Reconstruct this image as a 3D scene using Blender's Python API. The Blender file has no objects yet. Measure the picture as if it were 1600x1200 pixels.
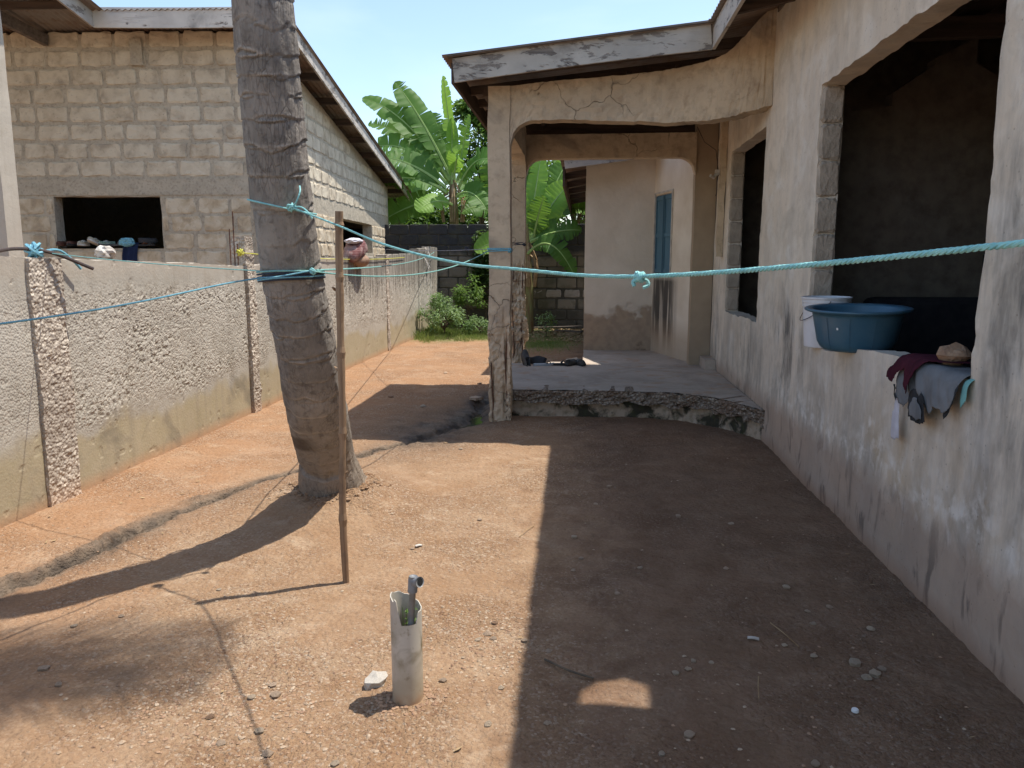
import bpy, math, random
import numpy as np
from mathutils import Vector, Matrix
from math import sin, cos, pi, radians, exp, atan, atan2, sqrt
random.seed(7)
scene = bpy.context.scene
col = scene.collection

# ------------------------------------------------------------------ camera
EYE = 1.55
cam_d = bpy.data.cameras.new('camera'); cam = bpy.data.objects.new('camera', cam_d); col.objects.link(cam)
pitch, yaw = radians(9.0903), radians(5.2656)
cam.location = (0, 0, EYE)
cam.rotation_euler = (pi/2 - pitch, 0, yaw)
cam_d.sensor_width = 36; cam_d.lens = 27.0; cam_d.clip_start = .05; cam_d.clip_end = 2000
scene.camera = cam
# ------------------------------------------------------------------ light
SKX, SKY = -.360, -.15                       # shadow offset per metre of height
sun_el = math.atan(1/math.hypot(SKX, SKY))
sd = bpy.data.lights.new('sun', 'SUN'); sun = bpy.data.objects.new('sun', sd); col.objects.link(sun)
sd.energy = 3.1; sd.angle = radians(.55); sd.color = (1, .94, .85)
sun.rotation_euler = Vector((SKX, SKY, -1)).to_track_quat('-Z', 'Y').to_euler()
sun.location = (4, 2, 12)
world = bpy.data.worlds.new('World'); scene.world = world; world.use_nodes = True
wn = world.node_tree; bg = wn.nodes['Background']; bg.inputs[1].default_value = .15
sky = wn.nodes.new('ShaderNodeTexSky'); sky.sky_type = 'NISHITA'; sky.sun_disc = False
sky.sun_elevation = sun_el
sky.sun_rotation = atan2(-SKX, -SKY)         # clockwise from +Y
sky.altitude = 80; sky.air_density = 1.0; sky.dust_density = .9; sky.ozone_density = 1.5
tc = wn.nodes.new('ShaderNodeTexCoord')
mp = wn.nodes.new('ShaderNodeMapping'); mp.inputs['Scale'].default_value = (1.4, 1.0, 4.5)
nz = wn.nodes.new('ShaderNodeTexNoise'); nz.inputs['Scale'].default_value = 1.5; nz.inputs['Detail'].default_value = 7
nz.inputs['Distortion'].default_value = .6
rp = wn.nodes.new('ShaderNodeValToRGB'); rp.color_ramp.elements[0].position = .50; rp.color_ramp.elements[1].position = .95
rp.color_ramp.elements[1].color = (.16, .16, .16, 1)
mx = wn.nodes.new('ShaderNodeMix'); mx.data_type = 'RGBA'; mx.inputs[7].default_value = (7.4, 7.6, 7.9, 1)
L = wn.links.new
L(tc.outputs['Generated'], mp.inputs[0]); L(mp.outputs[0], nz.inputs['Vector']); L(nz.outputs[0], rp.inputs[0])
L(rp.outputs[0], mx.inputs[0]); L(sky.outputs[0], mx.inputs[6])
tn = wn.nodes.new('ShaderNodeMix'); tn.data_type = 'RGBA'; tn.blend_type = 'MULTIPLY'; tn.inputs[0].default_value = 1; tn.inputs[7].default_value = (.97, .94, .90, 1)
L(mx.outputs[2], tn.inputs[6]); L(tn.outputs[2], bg.inputs[0])
scene.view_settings.view_transform = 'Standard'; scene.view_settings.look = 'None'
scene.view_settings.exposure = .95; scene.view_settings.gamma = 1
scene.render.engine = 'CYCLES'
scene.cycles.max_bounces = 8; scene.cycles.diffuse_bounces = 5
try: scene.view_settings.use_curve_mapping = False
except Exception: pass

# ------------------------------------------------------------------ numeric noise
def vnoise(x, y, seed=0):
    x = np.asarray(x, float); y = np.asarray(y, float)
    xi = np.floor(x).astype(np.int64); yi = np.floor(y).astype(np.int64)
    xf = x-xi; yf = y-yi
    u = xf*xf*(3-2*xf); v = yf*yf*(3-2*yf)
    def h(a, b):
        n = (a*374761393 + b*668265263 + seed*974634777) & 0xffffffff
        n = ((n ^ (n >> 13))*1274126177) & 0xffffffff
        n = n ^ (n >> 16)
        return (n & 0xffff)/65535.
    return (h(xi, yi)*(1-u)+h(xi+1, yi)*u)*(1-v)+(h(xi, yi+1)*(1-u)+h(xi+1, yi+1)*u)*v
def fbm(x, y, seed=0, o=4):
    s = 0; a = .5; t = 0
    for k in range(o):
        s = s+a*vnoise(x*2**k, y*2**k, seed+k*17); t += a; a *= .5
    return s/t*2-1
def fb(x, y, seed=0, o=3): return float(fbm(np.array(float(x)), np.array(float(y)), seed, o))
def smooth(a, b, x):
    t = np.clip((x-a)/(b-a), 0, 1); return t*t*(3-2*t)

# ------------------------------------------------------------------ material builder
class G:
    def __init__(s, name, rough=.9, spec=.25):
        s.mat = bpy.data.materials.new(name); s.mat.use_nodes = True
        s.t = s.mat.node_tree; s.b = s.t.nodes['Principled BSDF']
        s.b.inputs['Roughness'].default_value = rough; s.b.inputs['Specular IOR Level'].default_value = spec
    def put(s, sock, v):
        if isinstance(v, bpy.types.NodeSocket): s.t.links.new(v, sock)
        elif v is not None:
            if isinstance(v, (tuple, list)) and len(v) == 3 and sock.type == 'RGBA': v = (*v, 1)
            sock.default_value = v
    def pos(s): return s.t.nodes.new('ShaderNodeNewGeometry').outputs['Position']
    def obj(s): return s.t.nodes.new('ShaderNodeTexCoord').outputs['Object']
    def rnd(s): return s.t.nodes.new('ShaderNodeObjectInfo').outputs['Random']
    def attr(s, name, out='Fac'):
        n = s.t.nodes.new('ShaderNodeAttribute'); n.attribute_name = name; return n.outputs[out]
    def sep(s, v):
        n = s.t.nodes.new('ShaderNodeSeparateXYZ'); s.put(n.inputs[0], v); return n.outputs
    def vm(s, v, sc):
        n = s.t.nodes.new('ShaderNodeVectorMath'); n.operation = 'MULTIPLY'; s.put(n.inputs[0], v); n.inputs[1].default_value = sc; return n.outputs[0]
    def va(s, v, w):
        n = s.t.nodes.new('ShaderNodeVectorMath'); n.operation = 'ADD'; s.put(n.inputs[0], v); s.put(n.inputs[1], w); return n.outputs[0]
    def noise(s, scale, detail=4, vec=None, dist=0, rough=.55, out=0):
        n = s.t.nodes.new('ShaderNodeTexNoise'); s.put(n.inputs['Vector'], vec if vec is not None else s.pos())
        n.inputs['Scale'].default_value = scale; n.inputs['Detail'].default_value = detail
        n.inputs['Distortion'].default_value = dist; n.inputs['Roughness'].default_value = rough; return n.outputs[out]
    def vor(s, scale, vec=None, feature='F1', out=0, rand=1):
        n = s.t.nodes.new('ShaderNodeTexVoronoi'); n.feature = feature; s.put(n.inputs['Vector'], vec if vec is not None else s.pos())
        n.inputs['Scale'].default_value = scale; n.inputs['Randomness'].default_value = rand; return n.outputs[out]
    def mr(s, v, a, b, c=0, d=1):
        n = s.t.nodes.new('ShaderNodeMapRange'); s.put(n.inputs[0], v)
        for i, q in enumerate((a, b, c, d)): n.inputs[i+1].default_value = q
        return n.outputs[0]
    def m(s, op, a, b=0, c=None):
        n = s.t.nodes.new('ShaderNodeMath'); n.operation = op; s.put(n.inputs[0], a); s.put(n.inputs[1], b)
        if c is not None: s.put(n.inputs[2], c)
        return n.outputs[0]
    def mul(s, *a):
        r = a[0]
        for q in a[1:]: r = s.m('MULTIPLY', r, q)
        return r
    def mix(s, f, a, b, mode='MIX'):
        n = s.t.nodes.new('ShaderNodeMix'); n.data_type = 'RGBA'; n.blend_type = mode
        s.put(n.inputs[0], f); s.put(n.inputs[6], a); s.put(n.inputs[7], b); return n.outputs[2]
    def bump(s, h, strength=.5, dist=.01, nrm=None):
        n = s.t.nodes.new('ShaderNodeBump'); s.put(n.inputs['Height'], h); n.inputs['Strength'].default_value = strength
        n.inputs['Distance'].default_value = dist
        if nrm is not None: s.put(n.inputs['Normal'], nrm)
        return n.outputs[0]
    def done(s, color, normal=None, rough=None):
        s.put(s.b.inputs['Base Color'], color)
        if normal is not None: s.put(s.b.inputs['Normal'], normal)
        if rough is not None: s.put(s.b.inputs['Roughness'], rough)
        return s.mat

M = {}
def simple(name, c1, c2=None, rough=.8, spec=.3, scale=12, bscale=None, bs=.3, bd=.004, rnd=0, stretch=None, metal=0, detail=4):
    g = G(name, rough, spec); vec = g.obj()
    if stretch: vec = g.vm(vec, stretch)
    n = g.noise(scale, detail, vec)
    c = g.mix(g.mr(n, .35, .65), c1, c2 or tuple(q*.75 for q in c1))
    if rnd: c = g.mix(g.mr(g.rnd(), 0, 1, 0, rnd), c, (c1[0]*1.7, c1[1]*1.6, c1[2]*1.5))
    nb = g.bump(g.noise(bscale or scale*3, 4, vec), bs, bd)
    g.b.inputs['Metallic'].default_value = metal
    M[name] = g.done(c, nb); return M[name]

# --- earth
g = G('earth', .95, .15); P = g.pos(); S = g.sep(P)
n1 = g.noise(.9, 5); n2 = g.noise(6, 5); n3 = g.noise(70, 5, rough=.7); n4 = g.noise(260, 2)
c = g.mix(g.mr(n1, .35, .65), (.345, .222, .13), (.405, .28, .172))
c = g.mix(g.mul(g.mr(n2, .42, .68), .6), c, (.34, .20, .105))
red = g.mul(g.mr(g.m('ADD', S[0], g.mul(g.mr(n1, .3, .7, -1, 1), .5)), -1.9, -2.7), 1)
red = g.m('MAXIMUM', red, g.mr(g.m('ADD', S[1], g.mul(g.mr(n1, .3, .7, -1, 1), 1.2)), 5.6, 8))
c = g.mix(g.mul(red, .6), c, (.42, .225, .115))
c = g.mix(g.mul(g.mr(g.noise(2.2, 6, dist=.8), .48, .7), .35), c, (.55, .41, .28))
c = g.mix(g.mul(g.mr(g.noise(1.4, 7, g.vm(P, (1, 2.2, 1)), dist=1.2, rough=.65), .50, .62), .4), c, (.30, .185, .105))
c = g.mix(g.mul(g.mr(g.noise(4.5, 6, dist=.8, rough=.65), .55, .68), .45), c, (.60, .47, .33))
# grit
gm = g.mr(g.noise(1.3, 5, dist=.5), .42, .60, .2, 1)
v1 = g.vor(95, out=1); v1s = g.sep(v1)
c = g.mix(g.mul(g.mr(v1s[0], .72, .95), gm, .75), c, (.62, .50, .38))
c = g.mix(g.mul(g.mr(v1s[1], .72, .95), gm, .6), c, (.22, .115, .07))
c = g.mix(g.mr(n3, .3, .72, .5, 0), c, (.19, .105, .06))
c = g.mix(g.mul(g.mr(g.noise(17, 6, rough=.7), .5, .68), .35), c, (.24, .14, .08))
shade_soil = g.mul(g.mr(g.m('ADD', S[0], g.mul(g.mr(n2, .3, .7, -1, 1), .25)), -.35, .25), .62)      # eave shade painted into the soil colour along the house wall
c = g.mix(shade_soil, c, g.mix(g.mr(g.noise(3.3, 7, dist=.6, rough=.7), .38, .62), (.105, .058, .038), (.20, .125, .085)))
wet = g.attr('wet')
mudc = g.mix(g.mr(n2, .35, .65), (.06, .048, .038), (.205, .155, .11))
c = g.mix(wet, c, mudc)
g2m = g.attr('moss'); c = g.mix(g2m, c, g.mix(g.mr(n2, .4, .6), (.08, .12, .03), (.14, .2, .06)))
h = g.mul(g.m('ADD', g.mul(n3, .6), g.mul(g.vor(95), -.9)), gm)
h2 = g.m('ADD', g.noise(28, 6, rough=.7), g.mul(g.vor(38), -.5))
nb = g.bump(h, 1, .009); nb = g.bump(h2, .9, .018, nb); nb = g.bump(n4, .5, .002, nb)
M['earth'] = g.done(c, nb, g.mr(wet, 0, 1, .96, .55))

# --- right house plaster
def plaster_common(name, inner=False):
    g = G(name, .9, .2); P = g.pos(); S = g.sep(P)
    n1 = g.noise(1.3, 6, rough=.6); n2 = g.noise(7, 6, rough=.65)
    st = g.noise(1, 6, g.vm(P, (3.4, 3.4, .75)), rough=.65, dist=.3)             # vertical runs
    st2 = g.noise(1, 6, g.vm(P, (11, 11, 2.6)), rough=.65, dist=.4)
    c = g.mix(g.mr(n1, .35, .65), (.77, .675, .55), (.67, .575, .46))
    c = g.mix(g.mul(g.mr(st, .45, .62), .4), c, (.47, .43, .38))
    c = g.mix(g.mul(g.mr(st2, .48, .72), .25), c, (.74, .69, .61))
    c = g.mix(g.mul(g.mr(g.noise(3.1, 7, dist=.5, rough=.65), .50, .66), .55), c, (.80, .76, .69))
    c = g.mix(g.mul(g.mr(g.noise(2.2, 6, g.va(P, (7.0, 3.0, 1.0)), dist=.4, rough=.65), .52, .66), .5), c, (.45, .39, .31))
    c = g.mix(g.mul(g.mr(n2, .5, .72), .45), c, (.42, .35, .27))
    Y, Z = S[1], S[2]
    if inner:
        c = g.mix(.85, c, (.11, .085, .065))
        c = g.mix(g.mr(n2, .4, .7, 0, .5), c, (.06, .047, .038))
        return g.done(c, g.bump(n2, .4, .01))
    # grey-black mould runs below the sills and on the near pier
    def zone(y0, y1, z0, z1, fy=.35, fz=.35):
        a = g.m('MINIMUM', g.mr(Y, y0-fy, y0+fy), g.mr(Y, y1+fy, y1-fy))
        b = g.m('MINIMUM', g.mr(Z, z0-fz, z0+fz), g.mr(Z, z1+fz, z1-fz)); return g.mul(a, b)
    run = g.mr(g.m('ADD', g.mul(st, .6), g.mul(st2, .4)), .40, .60)
    n3 = g.noise(3, 5, dist=.5)
    z1 = g.m('MAXIMUM', g.mul(zone(5.7, 6.5, .45, 1.25), 1.6), g.mul(zone(2.2, 3.15, .65, 2.4, .3, .4), 1.25))
    z1 = g.m('MAXIMUM', z1, g.mul(zone(7.2, 7.6, 0, 1.1, .3, .3), .8))
    z1 = g.m('MAXIMUM', z1, g.mul(zone(9.0, 9.6, .2, 1.2, .3, .3), .6))
    c = g.mix(g.mul(z1, g.mr(run, .1, .9), g.mr(n3, .32, .52), .85), c, (.15, .14, .125))
    c = g.mix(g.mul(g.mr(Z, 1.25, .55), g.mr(run, .3, .9), .35), c, (.25, .22, .185))
    # yellowish stain
    c = g.mix(g.mul(zone(3.0, 4.4, .35, .75, .3, .2), g.mr(n3, .45, .65), .55), c, (.52, .37, .20))
    # whitish salt band climbing from damp base
    zw = g.m('ADD', Z, g.mul(g.mr(st2, .3, .7, -1, 1), -.13)); zw = g.m('ADD', zw, g.mul(g.mr(n1, .3, .7, -1, 1), .12))
    band = g.m('MINIMUM', g.mr(zw, .38, .47), g.mr(zw, .66, .50))
    c = g.mix(g.mul(band, g.mr(Y, 7.2, 5.8), g.mr(g.noise(11, 5), .44, .60), .75), c, (.84, .79, .71))
    # brown splash zone at the foot
    zb = g.m('ADD', Z, g.mul(g.mr(n2, .3, .7, -1, 1), .05))
    c = g.mix(g.mr(zb, .46, .33, 0, .8), c, g.mix(g.mr(n1, .4, .6), (.46, .335, .25), (.39, .30, .235)))
    c = g.mix(g.mul(g.mr(g.noise(3.2, 6, g.vm(P, (1, 2.6, 1)), dist=.6), .54, .64), g.mr(Z, .55, .15), .7), c, (.12, .10, .085))
    c = g.mix(g.mul(g.mr(Z, .10, 0), .5), c, (.30, .16, .09))
    pits = g.mr(g.vor(26), .02, .14); pits = g.m('MAXIMUM', pits, g.mr(g.noise(9, 3), .45, .55))
    c = g.mix(g.mr(pits, 0, 1, .55, 0), c, (.12, .09, .07))
    hh = g.m('ADD', g.mul(n2, 1), g.mul(pits, .5))
    nb = g.bump(hh, .45, .012); nb = g.bump(g.noise(3, 4), .5, .03, nb); nb = g.bump(g.noise(90, 4), .35, .003, nb)
    return g.done(c, nb)
M['plaster'] = plaster_common('plaster')
M['plaster_inner'] = plaster_common('plaster_inner', True)

# --- cracked brown plaster of porch frame
g = G('porch_plaster', .92, .2); P = g.pos()
n1 = g.noise(2.3, 6, rough=.6); n2 = g.noise(11, 6, rough=.65)
c = g.mix(g.mr(n1, .35, .65), (.62, .50, .355), (.50, .395, .275))
c = g.mix(g.mul(g.mr(n2, .5, .7), .5), c, (.29, .205, .14))
c = g.mix(g.mul(g.mr(g.noise(1.6, 6, dist=1), .55, .65), .55), c, (.22, .18, .145))
wv = g.va(g.vm(P, (1, 1, 1)), g.mix(1, (0, 0, 0), g.vm(g.noise(3.5, 4, out=1), (.35, .35, .35)), 'ADD'))
cr = g.mr(g.vor(2.6, wv, 'DISTANCE_TO_EDGE'), 0, .012)
crm = g.mr(g.noise(.9, 2), .53, .60)                       # only some places are cracked
crk = g.m('MAXIMUM', cr, g.m('SUBTRACT', 1, crm))
c = g.mix(g.mr(crk, 0, 1, .45, 0), c, (.15, .11, .08))
nb = g.bump(crk, .8, .02); nb = g.bump(n2, .5, .012, nb); nb = g.bump(g.noise(80, 4), .35, .003, nb)
M['porch_plaster'] = g.done(c, nb)

# --- rubble / spalled concrete
g = G('rubble', .95, .2); P = g.pos(); v = g.vor(38, out=1); vs = g.sep(v); d = g.vor(38)
c = g.mix(g.mr(vs[0], 0, 1), (.24, .19, .145), (.47, .40, .32))
c = g.mix(g.mr(d, .25, .6, 0, .6), c, (.12, .085, .06))
c = g.mix(g.mul(g.mr(g.noise(4, 5), .5, .65), .5), c, (.20, .12, .08))
nb = g.bump(d, 1, -.03); nb = g.bump(g.noise(60, 5), .6, .006, nb)
M['rubble'] = g.done(c, nb)
g = G('mossy_base', .95, .2); P = g.pos(); n = g.noise(5, 6, g.vm(P, (1, 1, .8)), dist=.5); S = g.sep(P)
c = g.mix(g.mr(g.m('ADD', n, g.mul(g.noise(40, 4), .08)), .50, .60), (.44, .35, .26), (.055, .05, .035))
c = g.mix(g.mul(g.mr(g.noise(17, 4), .5, .7), .5), c, (.075, .085, .03))
M['mossy_base'] = g.done(c, g.bump(g.noise(22, 6), .8, .02))
# --- porch floor
g = G('floor_concrete', .85, .25); P = g.pos(); n = g.noise(1.5, 7, dist=.5, rough=.65); n2 = g.noise(14, 6)
c = g.mix(g.mr(n, .38, .62), (.50, .42, .345), (.36, .30, .245))
c = g.mix(g.mul(g.mr(n2, .5, .7), .4), c, (.56, .48, .39))
c = g.mix(g.mul(g.mr(g.noise(5, 5), .56, .66), .6), c, (.42, .27, .17))
M['floor_concrete'] = g.done(c, g.bump(n2, .4, .006))
# --- fence concrete
def fence_mat(name, streaky):
    g = G(name, .95, .15); P = g.pos(); S = g.sep(P); Z = S[2]
    n1 = g.noise(1.6, 6); n2 = g.noise(9, 6, rough=.65)
    c = g.mix(g.mr(n1, .35, .65), (.47, .435, .37), (.39, .358, .30))
    c = g.mix(g.mul(g.mr(n2, .5, .72), .4), c, (.30, .25, .185))
    # olive-yellow smooth plinth
    zb = g.m('ADD', Z, g.mul(g.mr(n1, .3, .7, -1, 1), .16)); pl = g.mr(zb, .50, .40)
    c = g.mix(g.mul(pl, .8), c, g.mix(g.mr(n2, .35, .65), (.36, .30, .175), (.40, .335, .22)))
    c = g.mix(g.mr(Z, .10, .0, 0, .8), c, (.47, .27, .15))
    st = g.noise(1, 6, g.vm(P, (3, 9, .7)), rough=.65)
    if streaky:
        dk = g.mul(g.mr(g.m('ADD', Z, g.mul(g.mr(st, .3, .7, -1, 1), .3)), .95, 1.25), g.mr(st, .3, .55))
        c = g.mix(g.mul(dk, .8), c, (.12, .105, .085))
    else:
        c = g.mix(g.mul(g.mr(st, .5, .72), .4), c, (.235, .20, .155))
        c = g.mix(g.mul(g.mr(g.m('ADD', Z, g.mul(n2, .2)), 1.5, 1.62), .4), c, (.50, .42, .33))
    bl = g.mul(g.mr(g.noise(1.9, 5, dist=.7), .56, .68), g.mr(Z, 1.0, .35))
    c = g.mix(g.mul(bl, .6), c, (.17, .15, .115))
    pit = g.attr('pit'); c = g.mix(g.mul(pit, .55), c, (.20, .165, .12))
    agg = g.vor(62, out=1); ags = g.sep(agg)
    rough_zone = g.mul(g.mr(zb, .46, .58), g.mr(Z, 1.42, 1.25))
    c = g.mix(g.mul(rough_zone, g.mr(ags[0], .6, 1, 0, .45)), c, (.60, .53, .44))
    hh = g.m('ADD', g.mul(g.vor(62), g.mul(rough_zone, -.8)), g.mul(g.noise(55, 5), .5))
    nb = g.bump(hh, .75, .007); nb = g.bump(n2, .3, .01, nb)
    return g.done(c, nb)
M['fence'] = fence_mat('fence_concrete', False); M['fence_far'] = fence_mat('fence_concrete_far', True)
g = G('aggregate', .95, .2); P = g.pos(); S = g.sep(P); v = g.sep(g.vor(48, out=1)); d = g.vor(48)
c = g.mix(g.mr(v[0], .1, .9), (.36, .30, .235), (.60, .53, .44))
c = g.mix(g.mul(g.mr(g.noise(1.7, 5), .47, .6), .5), c, (.26, .22, .18))
c = g.mix(g.mr(d, .45, .8, 0, .4), c, (.26, .21, .165))
c = g.mix(g.mr(S[2], .15, 0, 0, .6), c, (.42, .26, .16))
M['aggregate'] = g.done(c, g.bump(g.m('SUBTRACT', 1, d), .8, .010))
# --- blocks
g = G('pale_block', .92, .2); P = g.pos(); n = g.noise(5, 6, dist=.4); n2 = g.noise(28, 5); S = g.sep(P)
c = g.mix(g.mr(g.rnd(), 0, 1), (.58, .50, .375), (.48, .40, .29))
low = g.mr(S[2], 2.5, 2.38)
c = g.mix(g.mul(low, .7), c, (.46, .35, .22))
c = g.mix(g.mul(g.mr(n, .42, .60), .7), c, (.68, .60, .46))
c = g.mix(g.mul(g.mr(n, .45, .3), .5), c, (.25, .205, .16))
c = g.mix(g.mul(g.mr(n2, .6, .75), .5), c, (.20, .155, .12))
nb = g.bump(n, .55, .02); nb = g.bump(n2, .5, .006, nb)
M['pale_block'] = g.done(c, nb)
g = G('mortar', .95, .15); P = g.pos(); n = g.noise(6, 6); n2 = g.noise(30, 5)
c = g.mix(g.mr(n, .35, .65), (.50, .435, .335), (.41, .355, .27))
c = g.mix(g.mul(g.mr(n2, .5, .7), .5), c, (.19, .155, .12))
nb = g.bump(n, .8, .03); nb = g.bump(n2, .8, .008, nb)
M['mortar'] = g.done(c, nb)
g = G('dark_block', .95, .2); P = g.pos(); S = g.sep(P); n = g.noise(3, 6); n2 = g.noise(16, 5)
c = g.mix(g.mr(g.rnd(), 0, 1), (.16, .135, .105), (.25, .21, .165))
top = g.mr(g.m('ADD', S[2], g.mul(n, .35)), 1.75, 1.95)
c = g.mix(g.mul(top, .92), c, (.035, .037, .042))
c = g.mix(g.mul(g.mr(n, .5, .65), .6), c, (.085, .08, .05))
c = g.mix(g.mul(g.mr(g.m('ADD', S[2], g.mul(n2, .2)), .62, .5), .7), c, (.05, .045, .038))
M['dark_block'] = g.done(c, g.bump(n2, .7, .02))
simple('dark_mortar', (.115, .10, .08), (.06, .055, .045), scale=4)
# --- wood
def wood(name, base, dark, paint=None, amount=.5, axis='x'):
    g = G(name, .85, .25); P = g.obj()
    sc = {'x': (1.2, 22, 22), 'y': (22, 1.2, 22), 'z': (22, 22, 1.2)}[axis]
    v = g.vm(P, sc); n = g.noise(1, 6, v, rough=.7); sc2 = tuple(3 if q == 1.2 else 9 for q in sc)
    n2 = g.noise(1.3, 6, g.vm(P, sc2), rough=.7, dist=.4); n0 = g.noise(1.1, 4)
    c = g.mix(g.mr(n, .35, .65), base, dark)
    h = n
    if paint:
        f = g.mr(g.m('ADD', g.mul(n2, .75), g.mul(n0, .25)), .5-amount*.12, .52-amount*.12+.015)
        f = g.mul(f, g.mr(n, .22, .42))
        pc = g.mix(g.mr(g.noise(2.5, 5), .35, .65), paint, tuple(q*.72 for q in paint))
        c = g.mix(g.mul(f, .92), c, pc); h = g.m('ADD', g.mul(n, .7), g.mul(f, .6))
    c = g.mix(g.mul(g.mr(g.noise(1.7, 5, dist=.6), .6, .72), .7), c, (.035, .033, .032))
    M[name] = g.done(c, g.bump(h, .7, .008)); return M[name]
wood('painted_board_x', (.27, .23, .19), (.13, .11, .095), (.74, .70, .62), .85, 'x')
wood('painted_board_y', (.27, .23, .19), (.13, .11, .095), (.56, .52, .46), .5, 'y')
wood('worn_board_x', (.31, .275, .235), (.12, .105, .095), (.58, .54, .47), .6, 'x')
wood('worn_board_y', (.30, .265, .23), (.11, .10, .09), (.56, .52, .46), .6, 'y')
wood('dark_timber_x', (.12, .085, .065), (.055, .042, .035), None, 0, 'x')
wood('dark_timber_y', (.12, .085, .065), (.055, .042, .035), None, 0, 'y')
wood('grey_timber_x', (.22, .18, .15), (.10, .085, .07), None, 0, 'x')
wood('pole_wood', (.36, .245, .15), (.19, .12, .075), None, 0, 'z')
# --- corrugated metal
g = G('roof_metal', .55, .4); P = g.pos(); n = g.noise(1.4, 6); n2 = g.noise(9, 5)
g.b.inputs['Metallic'].default_value = .25
c = g.mix(g.mr(n, .38, .62), (.30, .265, .235), (.22, .15, .11))
c = g.mix(g.mul(g.mr(n2, .5, .7), .6), c, (.20, .115, .07))
M['roof_metal'] = g.done(c, g.bump(n2, .2, .003), g.mr(n, .4, .6, .5, .8))
# --- palm bark
g = G('palm_bark', .95, .15); P = g.pos(); S = g.sep(P)
fib = g.noise(1, 6, g.vm(P, (62, 62, 5.0)), rough=.7, dist=.3); n = g.noise(3.5, 6); n2 = g.noise(24, 5, dist=.4)
c = g.mix(g.mr(n, .38, .62), (.33, .295, .255), (.215, .19, .162))
c = g.mix(g.mul(g.mr(fib, .48, .66), .55), c, (.31, .28, .24))
c = g.mix(g.mul(g.mr(n2, .52, .66), .5), c, (.095, .08, .068))
c = g.mix(g.mul(g.mr(g.noise(7, 6, dist=.6, rough=.7), .54, .64), .55), c, (.36, .33, .29))
c = g.mix(g.mul(g.attr('ledge'), g.mr(g.noise(9, 5), .38, .54), .75), c, (.50, .455, .40))
c = g.mix(g.mul(g.mr(S[2], .50, .15), g.mr(n, .3, .55), .55), c, (.31, .24, .175))
bandz = g.m('MINIMUM', g.mr(g.m('ADD', S[2], g.mul(n, .06)), .47, .49), g.mr(g.m('ADD', S[2], g.mul(n, .06)), .58, .56)); c = g.mix(g.mul(bandz, g.mr(S[0], -1.52, -1.60), .7), c, (.085, .065, .05))
ck = g.mr(g.vor(1, g.va(g.vm(P, (48, 48, 9)), g.vm(g.noise(6, 3, out=1), (.8, .8, .8))), 'DISTANCE_TO_EDGE'), 0, .07)
ckm = g.m('MAXIMUM', ck, g.mr(g.noise(2.6, 5), .54, .46))
c = g.mix(g.mr(ckm, 0, 1, .45, 0), c, (.085, .068, .055))
h = g.m('ADD', g.mul(fib, .7), g.mul(ckm, .16))
nb = g.bump(h, .9, .015); nb = g.bump(n2, .6, .012, nb)
M['palm_bark'] = g.done(c, nb)
# --- leaves
def leaf_mat(name, c1, c2, rough=.45, trans=.35, rnd=.35):
    g = G(name, rough, .18); n = g.noise(3, 4)
    c = g.mix(g.mr(n, .35, .65), c1, c2)
    c = g.mix(g.mr(g.rnd(), 0, 1, 0, rnd), c, (c2[0]*.5, c2[1]*.55, c2[2]*.5))
    tr = g.t.nodes.new('ShaderNodeBsdfTranslucent'); g.put(tr.inputs[0], g.mix(.5, c, (.25, .42, .04)))
    ms = g.t.nodes.new('ShaderNodeMixShader'); ms.inputs[0].default_value = trans
    out = g.t.nodes['Material Output']; g.done(c)
    g.t.links.new(g.b.outputs[0], ms.inputs[1]); g.t.links.new(tr.outputs[0], ms.inputs[2]); g.t.links.new(ms.outputs[0], out.inputs[0])
    M[name] = g.mat; return g.mat
leaf_mat('banana_leaf', (.065, .165, .03), (.12, .235, .05), rough=.5, trans=.4)
leaf_mat('banana_leaf_young', (.19, .36, .05), (.26, .44, .09), rnd=.1, trans=.45)
leaf_mat('palm_leaf', (.07, .12, .03), (.11, .15, .04))
leaf_mat('tree_leaf', (.055, .115, .03), (.12, .20, .05), rnd=.2)
leaf_mat('weed_leaf', (.11, .20, .05), (.20, .30, .09), rnd=.2)
leaf_mat('pale_weed', (.20, .30, .13), (.30, .40, .20), rnd=.2)
leaf_mat('vine_leaf', (.03, .06, .02), (.06, .10, .03), rnd=.2)
leaf_mat('grass_blade', (.20, .27, .08), (.34, .36, .15), rnd=.1)
simple('leaf_rib', (.30, .42, .13), (.22, .34, .10), rough=.5)
simple('banana_stem', (.24, .25, .10), (.20, .12, .06), scale=5, stretch=(3, 3, .6))
simple('dry_leaf', (.40, .29, .16), (.26, .16, .08), scale=8)
simple('branch', (.16, .12, .08), (.09, .07, .05))
# --- small stuff
def rope_mat(name, c1, c2): simple(name, c1, c2, rough=.6, scale=60, bscale=200, bs=.4, bd=.001)
rope_mat('rope_teal', (.30, .60, .58), (.20, .46, .47)); rope_mat('rope_blue', (.13, .33, .44), (.20, .44, .50))
rope_mat('rope_green', (.26, .50, .45), (.16, .36, .34)); rope_mat('rope_yellow', (.62, .60, .08), (.45, .42, .06))
rope_mat('rope_dark', (.045, .05, .075), (.02, .025, .04)); rope_mat('rope_grey', (.26, .27, .30), (.18, .18, .22))
simple('rebar', (.17, .075, .04), (.07, .035, .025), scale=30, rough=.85)
simple('iron_dark', (.05, .045, .045), (.09, .06, .05), scale=20, rough=.7)
g = G('pvc', .5, .35); P = g.pos(); S = g.sep(P); n = g.noise(9, 6, dist=.4); n2 = g.noise(30, 5)
c = g.mix(g.mr(n, .4, .6), (.52, .485, .42), (.44, .40, .33))
zm = g.m('MINIMUM', g.mr(S[2], .13, .17), g.mr(S[2], .30, .23))
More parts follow.
